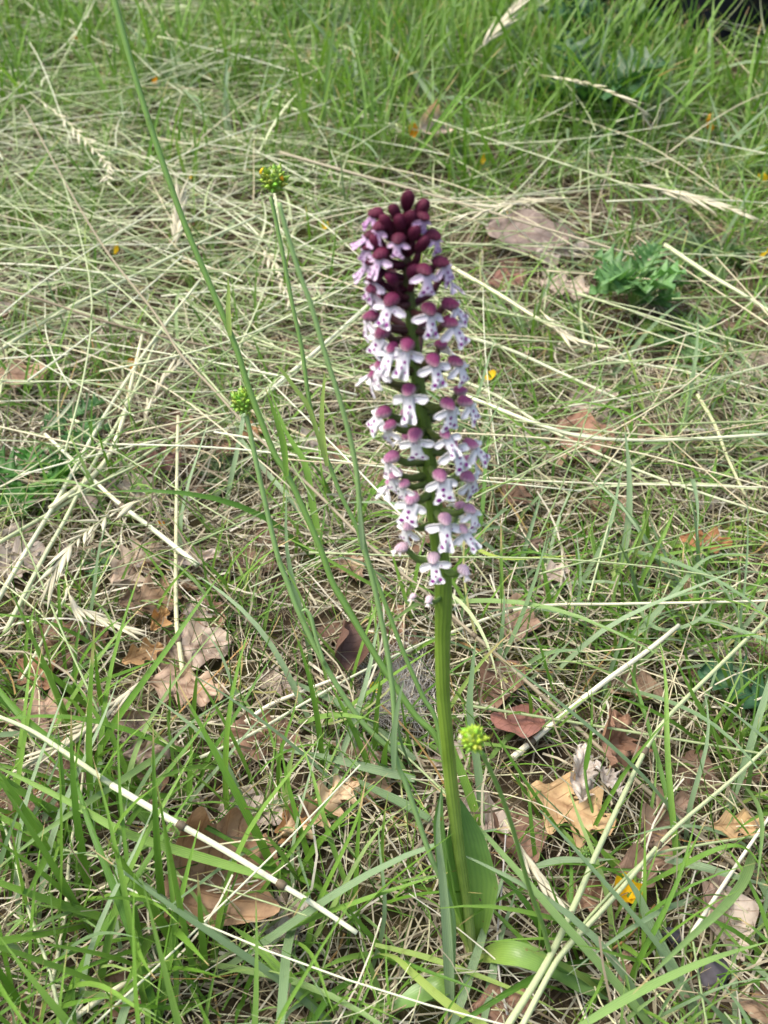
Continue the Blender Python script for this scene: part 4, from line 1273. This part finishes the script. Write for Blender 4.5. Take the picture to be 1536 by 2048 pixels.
r5, p5 = stem_plant("short leaning stalk with a blurred lime seed head beside the orchid stem",
                    [(1215, 1985), (1180, 1955), (1120, 1935), (1100, 1905), (1085, 1850), (1060, 1780), (1035, 1690), (1010, 1610), (985, 1550), (963, 1505)], 2, 10, rnd=0.4)
hp = LP(945, 1478, p5[0], 2)
seed_head(r5, hp - p5[0], Vector((-0.35, -0.2, 1)).normalized(), 32 * mmpx(hp), (0.28, 0.40, 0.03), n=44, spiral=2)
q = add("withered_petal", PET[0], r5, LP(918, 1488, p5[0], 2) - p5[0], (0.4, -1.2, 2.6), (0.75, 0.68, 0.55))
q.scale = (.5, .35, .5)
sheath(r5, [(1215, 1985), (1150, 1935), (1095, 1905), (1045, 1883)], p5[0], 2, 13, 0.9, M_GREEN)

r6, p6 = stem_plant("low stalk with a tiny green bud head over the golden leaf", [(1205, 1760), (1195, 1735), (1183, 1712)], 10, 6, rnd=0.6)
hp = LP(1172, 1704, p6[0], 10)
seed_head(r6, hp - p6[0], Vector((-0.7, -0.1, .5)).normalized(), 14 * mmpx(hp), (0.19, 0.32, 0.06), n=30, spiral=.5)
r7, p7 = stem_plant("tiny green seed head low between the seed head stems", [(598, 912), (597, 898)], 10, 5, rnd=0.6)
hp = LP(597, 880, p7[0], 10)
seed_head(r7, hp - p7[0], Vector((0, -0.1, 1)).normalized(), 10 * mmpx(hp), (0.22, 0.33, 0.08), n=30)
r8, p8 = stem_plant("dark thin sprig with narrow leaf over the golden leaf", [(1192, 1700), (1188, 1640), (1175, 1580), (1170, 1530), (1180, 1490), (1184, 1440)], 35, 6, name="thin_sprig", rnd=0.2)
sheath(r8, [(1170, 1530), (1178, 1485), (1184, 1435)], p8[0], 35, 12, .3, M_GREEN)


# ------------------------------------------------------------------ dark bag behind the far grass
def bag():
    p = G(1480, 30, 0)
    root = empty("dark_bag", (p.x + 0.03, p.y + 0.02, 0))
    tag(root, "dark navy cloth bag lying behind the tall far grass", "bag")
    bm = bmesh.new()
    bmesh.ops.create_cube(bm, size=1)
    bmesh.ops.subdivide_edges(bm, edges=bm.edges[:], cuts=9, use_grid_fill=True)
    for v in bm.verts:
        a = v.co.copy()
        n = a.normalized() * 0.62
        v.co = a * 0.45 + n * 0.55
        v.co.x *= 0.46; v.co.y *= 0.30; v.co.z = (v.co.z + 0.5) * 0.20
        v.co += Vector((0.012 * math.sin(19 * a.y + 7 * a.z), 0.012 * math.sin(15 * a.x + 9 * a.z), 0.012 * math.sin(13 * a.x + 11 * a.y)))
    me = bpy.data.meshes.new("body")
    bm.to_mesh(me); bm.free()
    me.materials.append(M_OBJ)
    for f in me.polygons:
        f.use_smooth = True
    add("body", me, root, (0, 0, 0.0), None, (0.018, 0.020, 0.030))
    me, org = path_mesh("strap", [(-0.2, -0.05, 0.13), (-0.12, -0.12, 0.20), (0.05, -0.13, 0.21), (0.18, -0.06, 0.14)], [0.012] * 4, 'blade', M_OBJ, fold=0.1)
    add("strap", me, root, org, None, (0.02, 0.02, 0.025))


bag()


# ------------------------------------------------------------------ the orchid
OB = GG(943, 1925, 0.0)
OLEAN = 15.0
AXIS = [(943, 1925), (940, 1870), (933, 1800), (918, 1700), (905, 1590), (896, 1500), (887, 1400), (885, 1300), (887, 1220), (885, 1150), (872, 1040), (862, 960), (851, 870), (838, 780), (827, 690), (820, 600), (812, 510), (806, 430)]


def OP(px, py, toward=0.0):
    return LP(px, py, OB - Vector((0, toward, 0)), OLEAN)


axis_pts = [OP(a, b) for a, b in AXIS]
orchid = empty("burnt_orchid", OB)
tag(orchid, "flowering orchid with white spotted flowers below dark purple buds", "orchid")

M_OSTEM, _nt = new_mat("orchid_stem")
_t = attr(_nt, 't')
_c = ramp(_nt, _t, [(0.0, (0.34, 0.40, 0.15)), (0.12, (0.24, 0.34, 0.07)), (0.3, (0.18, 0.285, 0.034)), (0.6, (0.145, 0.24, 0.03)), (0.86, (0.11, 0.18, 0.028)), (0.97, (0.09, 0.025, 0.03))])
_c = mix(_nt, _c, mix(_nt, _c, (0.7, 0.75, 0.6), 1.0, 'MULTIPLY'), ramp(_nt, noise(_nt, 90, 4), [(0.4, (0, 0, 0)), (0.7, (1, 1, 1))]))
_v = math_(_nt, 'SINE', math_(_nt, 'MULTIPLY', attr(_nt, 'u'), 14.0))
finish(_nt, _c, 0.38, 0.08, 0.5, _v, 0.35, 0.0004, (0.9, 1.1, 0.4))

ws = [0.5 * w * mmpx(p) for w, p in zip([24, 22, 20, 24, 27, 27, 28, 31, 35, 36, 34, 32, 30, 28, 25, 22, 18, 10], axis_pts)]
me, org = path_mesh("stem", [tuple(p) for p in axis_pts], ws, 'tube', M_OSTEM, n=70, nsides=16)
add("stem", me, orchid, org - OB)

# sheathing leaves: broad ribbons with a cupped section
M_OLEAF, _nt = new_mat("orchid_leaf")
_u = attr(_nt, 'u')
_c = ramp(_nt, attr(_nt, 't'), [(0.0, (0.36, 0.44, 0.13)), (0.2, (0.24, 0.38, 0.075)), (0.6, (0.18, 0.32, 0.085)), (1.0, (0.13, 0.25, 0.085))])
_c = mix(_nt, _c, mix(_nt, _c, (0.75, 0.8, 0.8), 1.0, 'MULTIPLY'), ramp(_nt, noise(_nt, 60, 4), [(0.4, (0, 0, 0)), (0.7, (1, 1, 1))]))
_c = mix(_nt, _c, (0.22, 0.12, 0.04), ramp(_nt, noise(_nt, 210, 2), [(0.71, (0, 0, 0)), (0.75, (0.8, 0.8, 0.8))]))
_v = math_(_nt, 'SINE', math_(_nt, 'MULTIPLY', _u, 34.0))
_c = mix(_nt, _c, mix(_nt, _c, (1.25, 1.2, 1.1), 1.0, 'MULTIPLY'), math_(_nt, 'MULTIPLY', math_(_nt, 'ADD', _v, 1.0), 0.3))
finish(_nt, _c, 0.34, 0.25, 0.5, _v, 0.12, 0.0003, (0.9, 1.1, 0.45))


def orchid_leaf(pts, halves, cups, side_dir, facing, label=None):
    """pts along the leaf; cup = angle each half folds towards facing"""
    n = 26
    C = catmull([tuple(p) for p in pts], n)
    f = np.linspace(0, 1, n + 1)
    H = np.interp(f, np.linspace(0, 1, len(halves)), halves)
    K = np.interp(f, np.linspace(0, 1, len(cups)), cups)
    V, Q, T, Un = [], [], [], []
    m = 9
    org = C[0].copy()
    for i in range(n + 1):
        tan = Vector(C[min(n, i + 1)] - C[max(0, i - 1)]).normalized()
        s = (side_dir - tan * side_dir.dot(tan)).normalized()
        nrm = (facing - tan * facing.dot(tan) - s * facing.dot(s)).normalized()
        for j in range(m):
            u = -1 + 2 * j / (m - 1)
            a = abs(u) * K[i]
            d = H[i] * abs(u)
            r = d / max(a, 1e-4)
            off = s * math.copysign(r * math.sin(a), u) + nrm * (r * (1 - math.cos(a)))
            V.append(tuple(Vector(C[i]) - Vector(org) + off)); T.append(f[i]); Un.append(u)
    for i in range(n):
        for j in range(m - 1):
            a = i * m + j
            Q.append((a, a + 1, a + m + 1, a + m))
    me = np_mesh("leaf", V, Q, attrs={'t': T, 'u': Un, 'rnd': [0.5] * len(V)}, mats=[M_OLEAF])
    o = add("leaf", me, orchid, Vector(org) - OB)
    if label:
        o['label'] = label
    return o


SX, SF = Vector((1, 0, 0)), Vector((0, -1, 0.1))
k0 = mmpx(OB)
orchid_leaf([OP(942, 1905, -.002), OP(949, 1850, -.003), OP(945, 1760, -.004), OP(930, 1670, -.004), OP(915, 1590, -.004)],
            [10 * k0, 34 * k0, 56 * k0, 42 * k0, 1 * k0], [2.4, 1.5, 0.95, 0.8, .5], SX, SF, "broad green leaf clasping the stem")
orchid_leaf([OP(936, 1890, .001), OP(915, 1820, .000), OP(897, 1740, -.001), OP(884, 1650, .0), OP(884, 1575, .002)],
            [8 * k0, 20 * k0, 23 * k0, 18 * k0, 1 * k0], [2.2, 1.6, 1.3, 1.4, 1.2], Vector((0.75, -0.6, 0)), Vector((0.7, -0.7, 0.1)), "narrow leaf folded round the left of the stem")
zb = float(gz(OB.x, OB.y))
orchid_leaf([OB + Vector((0.002, 0, 0.004)), G(1010, 1905, zb + 0.018), G(1075, 1925, zb + 0.020), G(1150, 1968, zb + .013), G(1222, 2002, zb + .006)],
            [10 * k0, 24 * k0, 26 * k0, 20 * k0, 1 * k0], [1.2, .7, .5, .4, .3], Vector((0.35, -1, 0.0)), Vector((0, -0.2, 1)), "basal leaf flopping to the right")
orchid_leaf([OB + Vector((-0.002, 0, 0.003)), G(890, 1965, zb + 0.012), G(830, 1995, zb + 0.010), G(757, 2028, zb + .004)],
            [9 * k0, 24 * k0, 24 * k0, 1 * k0], [1.1, .6, .5, .3], Vector((0.5, 1, 0.0)), Vector((0, -0.2, 1)), "shaded basal leaf lying to the left")


# flower pieces (millimetres, facing +X)
MM = 0.001


def hood_mesh(kind):
    V, Q, T, Un = [], [], [], []
    nu, nv = 18, 12
    for i in range(nv + 1):
        v = i / nv
        th = v * math.pi * (0.80 if kind == 'open' else 1.0)
        for j in range(nu):
            a = j / nu * 2 * math.pi
            rx = math.sin(th) * math.cos(a)
            ry = math.sin(th) * math.sin(a)
            z = math.cos(th)
            ridge = 1 + 0.10 * abs(math.cos(1.5 * a)) * math.sin(th) - 0.05 + 0.02 * math.cos(12 * a)
            if kind == 'open':      # helmet: pointed to the front, front rim higher than the back
                x = 2.45 * rx * ridge + 0.45 * max(0, rx) ** 3
                y = 2.2 * ry * ridge
                zz = 1.7 * z + (0.5 * max(0, rx) if v > .6 else 0) - 0.35 * rx
            else:
                seam = (1 - 0.16 * abs(math.cos(1.5 * a)) ** 6) * (1 + 0.22 * z)
                x = 1.9 * rx * seam
                y = 1.75 * ry * seam
                zz = 2.7 * z
            V.append((x * MM, y * MM, zz * MM)); T.append(v); Un.append(math.atan2(ry, rx) if v > 0 else 0)
    for i in range(nv):
        for j in range(nu):
            a, b = i * nu + j, i * nu + (j + 1) % nu
            Q.append((a, a + nu, b + nu, b))
    return np_mesh("hood", V, Q, attrs={'t': T, 'u': Un}, mats=[M_HOOD])


HALF = [(0.6, 0.0), (0.85, 0.45), (1.5, 0.58), (2.5, 0.85), (3.4, 1.35), (4.0, 2.1), (4.05, 2.85), (3.5, 3.25), (2.7, 3.05), (1.8, 2.5), (1.1, 2.15), (0.92, 2.7), (0.9, 3.6), (1.0, 4.4),
        (1.35, 5.2), (1.8, 6.0), (1.85, 6.6), (1.4, 6.9), (0.85, 6.55), (0.3, 6.1)]


def lip_mesh(curve, spread, arms=1.0):
    bm = bmesh.new()
    half = [(y * (arms if 0.3 < s < 3.4 and y > 1.2 else 1), s) for y, s in HALF]
    out = [(y, s) for y, s in half] + [(0, 5.75)] + [(-y, s) for y, s in reversed(half)]
    vs_ = [bm.verts.new((0, y, -s)) for y, s in out]
    f = bm.faces.new(vs_)
    bmesh.ops.triangulate(bm, faces=[f], quad_method='BEAUTY', ngon_method='BEAUTY')
    bmesh.ops.subdivide_edges(bm, edges=bm.edges[:], cuts=1)
    bmesh.ops.triangulate(bm, faces=bm.faces[:])
    bm.verts.index_update()
    flat = [(v.co.y, -v.co.z) for v in bm.verts]
    n = len(flat)
    tri = [tuple(v.index for v in f.verts) for f in bm.faces]
    rim = [tuple(v.index for v in e.verts) for e in bm.edges if e.is_boundary]
    bm.free()
    V = [tuple(lip_shape(y, s, curve, spread, 0.14)) for y, s in flat] + [tuple(lip_shape(y, s, curve, spread, -0.14)) for y, s in flat]
    tris = tri + [(c + n, b + n, a + n) for a, b, c in tri]
    quads = [(a, b, b + n, a + n) for a, b in rim]
    return np_mesh("lip", V, quads, tris, mats=[M_LIP])


def lip_shape(y, s, curve, spread, lift=0.0):
    y2 = y * (1 + spread * max(0, s - 4) * 0.12)
    x = 1.0 + s * 0.30 + curve * s * s * 0.06 - 0.10 * y * y * (1 if s < 3 else 0.5) + lift
    z = 0.0 - s * 0.82 - 0.12 * abs(y) * (s < 3)
    return Vector((x * MM, y2 * MM, z * MM))


def spots_mesh(curve, spread, seed):
    r = random.Random(seed)
    pos = [(0.35, 1.2), (-0.35, 1.3), (1.7, 1.8), (0.15 + r.uniform(-.2, .2), 3.1 + r.uniform(-.2, .2)), (-0.1, 4.6), (0.95, 5.6 + r.uniform(-.3, .3)), (-0.9, 5.7)]
    V, T = [], []
    for q, (y, s) in enumerate(pos):
        rad = 0.20 if s < 2 else r.uniform(0.32, 0.52)
        if r.random() < 0.25:
            continue
        c0 = len(V)
        V.append(tuple(lip_shape(y, s, curve, spread, 0.34)))
        for i in range(8):
            a = i / 8 * 6.2832
            rr = rad * r.uniform(.8, 1.15)
            V.append(tuple(lip_shape(y + rr * math.cos(a), s + rr * 1.1 * math.sin(a), curve, spread, 0.20)))
        T += [(c0, c0 + 1 + (i + 1) % 8, c0 + 1 + i) for i in range(8)]
    return np_mesh("spots", V, None, T, mats=[M_SPOT])


HOOD, BUD = hood_mesh('open'), hood_mesh('bud')
SHAPES = [(0.2, 0.4, 1.0), (-0.5, 0.9, 0.95), (0.9, 0.2, 1.08), (-0.2, 1.2, 0.9)]
LIPS = [lip_mesh(*s) for s in SHAPES]
SPOTS = [spots_mesh(s[0], s[1], i) for i, s in enumerate(SHAPES)]


def lerp_col(y, stops):
    ys = [s[0] for s in stops]
    return tuple(float(np.interp(y, ys, [s[1][k] for s in stops])) for k in range(len(stops[0][1])))


HOODC = [(380, (0.085, 0.009, 0.026, 0.0)), (520, (0.105, 0.011, 0.038, 0.05)), (600, (0.14, 0.016, 0.060, 0.2)), (700, (0.20, 0.032, 0.105, 0.6)), (830, (0.27, 0.065, 0.16, 1.0)), (960, (0.36, 0.14, 0.25, 1.0)), (1040, (0.48, 0.30, 0.39, 1.0)), (1150, (0.64, 0.52, 0.55, 1.0))]
LIPC = [(380, (0.52, 0.28, 0.52)), (500, (0.70, 0.54, 0.69)), (600, (0.83, 0.78, 0.82)), (750, (0.88, 0.87, 0.86)), (1150, (0.89, 0.88, 0.85))]
OVC = [(380, (0.06, 0.008, 0.018)), (560, (0.085, 0.015, 0.03)), (680, (0.10, 0.055, 0.035)), (800, (0.11, 0.15, 0.035)), (1200, (0.13, 0.22, 0.05))]


def axis_at_z(z):
    P = axis_pts
    for a, b in zip(P[:-1], P[1:]):
        if a.z <= z <= b.z:
            return a.lerp(b, (z - a.z) / (b.z - a.z))
    return P[-1] if z > P[-1].z else P[0]


def axis_x(py):
    ys = [b for a, b in AXIS][::-1]
    return float(np.interp(py, ys, [a for a, b in AXIS][::-1]))


fr = random.Random(17)


def make_flower(pos, phi, py, kind='open', size=1.0, pitch=0.0):
    face = Vector((math.sin(phi), -math.cos(phi), 0))
    base = axis_at_z(pos.z - (0.0055 if kind == 'open' else 0.0075))
    mid = base.lerp(pos, 0.5) + Vector((0, 0, -0.0012)) + face * 0.001
    oc = lerp_col(py, OVC)
    end = pos - face * 0.0012 * size + Vector((0, 0, -0.0008))
    r0 = 0.00085 * size
    me, org = path_mesh("flower", [tuple(base), tuple(mid), tuple(end)], [r0 * 1.0, r0 * 1.35, r0 * 1.2, r0 * 0.9], 'tube', M_OVARY, n=8, nsides=8)
    fl = add("flower", me, orchid, org - OB, None, oc)
    # narrow pointed bract below the ovary
    bt = base + (pos - base) * 0.75 + Vector((0, 0, -0.002))
    bme, borg = path_mesh("bract", [tuple(base + Vector((0, 0, -.0015))), tuple(base.lerp(bt, .5) + Vector((0, 0, -0.0016))), tuple(bt)], 0.0013 * size, 'blade', M_OVARY, n=6, fold=.5)
    add("bract", bme, fl, borg - org, None, tuple(c * 0.9 for c in (oc if py > 600 else (0.10, 0.015, 0.03))))
    hc = lerp_col(py, HOODC)
    v = fr.uniform(.85, 1.2)
    hcol = (hc[0] * v, hc[1] * v, hc[2] * v, hc[3])
    rot = (fr.uniform(-.12, .12), pitch + fr.uniform(-.1, .1), phi - math.pi / 2 + fr.uniform(-.08, .08))
    if kind == 'bud':
        d = (pos - base).normalized()
        o = add("bud", BUD, fl, pos - org, None, hcol)
        o.rotation_mode = 'QUATERNION'
        o.rotation_quaternion = d.to_track_quat('Z', 'Y')
        o.scale = (size * 1.05, size * 1.05, size * 1.3)
        return fl
    o = add("hood", HOOD, fl, pos - org, rot, hcol)
    hs = size * float(np.interp(py, [520, 700, 1000], [0.97, 0.86, 0.82]))
    o.scale = (hs, hs, hs)
    if kind == 'withered':
        l = add("lip", LIPS[1], fl, pos - org + Vector((0, 0, -0.0005)), (rot[0], rot[1] - .9, rot[2]), (0.82, 0.78, 0.72))
        l.scale = (size * .6, size * .55, size * .6)
        return fl
    i = fr.randrange(4)
    lrot = (rot[0] * 2, rot[1] + fr.uniform(-.22, .18), rot[2] + fr.uniform(-.15, .15))
    ls = size * (0.95 if py < 520 else 1.12)
    l = add("lip", LIPS[i], fl, pos - org, lrot, lerp_col(py, LIPC))
    l.scale = (ls, ls, ls)
    s = add("spots", SPOTS[i], fl, pos - org, lrot, (0.20, 0.012, 0.18))
    s.scale = (ls, ls, ls)
    s['kind'] = 'stuff'
    return fl


def RPX(py):
    return float(np.interp(py, [400, 450, 540, 650, 800, 950, 1100], [48, 62, 76, 86, 92, 92, 80]))


FL = [  # hood pixel x, y, size, kind
    (815, 402, .95, 'bud'), (841, 420, 1.0, 'bud'), (790, 426, .85, 'bud'), (801, 447, .9, 'bud'), (820, 440, .9, 'bud'), (774, 446, .85, 'bud'),
    (753, 426, .85, 'open'), (760, 452, .8, 'open'), (745, 470, .85, 'open'), (846, 432, .85, 'open'), (866, 470, .9, 'open'), (843, 490, .95, 'bud'), (828, 468, .9, 'bud'),
    (797, 478, .85, 'open'), (757, 486, .85, 'bud'), (740, 492, .85, 'open'), (762, 508, .9, 'open'), (742, 520, .85, 'open'),
    (848, 540, 1.0, 'open'), (880, 524, .95, 'open'), (826, 545, .9, 'bud'), (750, 553, .95, 'open'), (750, 575, .95, 'open'), (785, 560, .85, 'bud'),
    (783, 600, 1.0, 'open'), (744, 632, 1.0, 'open'), (765, 665, 1.0, 'open'), (858, 618, 1.0, 'open'), (899, 608, 1.0, 'open'), (898, 644, 1.0, 'open'),
    (814, 690, 1.0, 'open'), (785, 695, .85, 'open'), (866, 720, 1.0, 'open'), (910, 723, 1.0, 'open'), (765, 728, 1.0, 'open'), (752, 748, .95, 'open'),
    (817, 780, 1.0, 'open'), (895, 808, 1.05, 'open'), (929, 803, 1.0, 'open'), (768, 824, 1.05, 'open'), (780, 850, .9, 'open'), (830, 870, 1.1, 'open'),
    (890, 868, .8, 'open'), (901, 889, 1.1, 'open'), (939, 889, 1.05, 'open'), (784, 914, 1.1, 'open'), (792, 947, .95, 'open'), (809, 968, .8, 'open'),
    (880, 951, 1.1, 'open'), (934, 953, 1.05, 'open'), (824, 996, 1.1, 'open'), (939, 1018, .9, 'open'), (890, 1038, 1.05, 'open'), (924, 1058, .85, 'open'),
    (819, 1050, .95, 'open'), (804, 1095, .95, 'withered'), (867, 1116, 1.0, 'open'), (927, 1140, .95, 'withered'), (858, 1198, .6, 'withered'), (826, 1192, .5, 'withered')]
for (hx, hy, sz, kind) in FL:
    R = RPX(hy)
    dx = hx - axis_x(hy + 25)
    phi = math.asin(max(-0.97, min(0.97, dx / R)))
    k = mmpx(OP(hx, hy))
    f = R * k * math.cos(phi)
    if kind == 'bud':
        f *= 0.7
    pos = OP(hx, hy, f)
    make_flower(pos, phi, hy, kind, sz * (1.0 if hy > 560 else 0.97), pitch=-0.05 if hy < 560 else 0.0)
# flowers round the back of the spike
for i in range(13):
    py = 460 + i * 46
    phi = math.pi + 1.25 * math.sin(i * 2.4)
    R = RPX(py)
    k = mmpx(OP(820, py))
    pos = OP(axis_x(py + 25) + R * 0.95 * math.sin(phi), py, R * k * math.cos(phi))
    make_flower(pos, phi, py, 'open' if py > 480 else 'bud', 0.95)
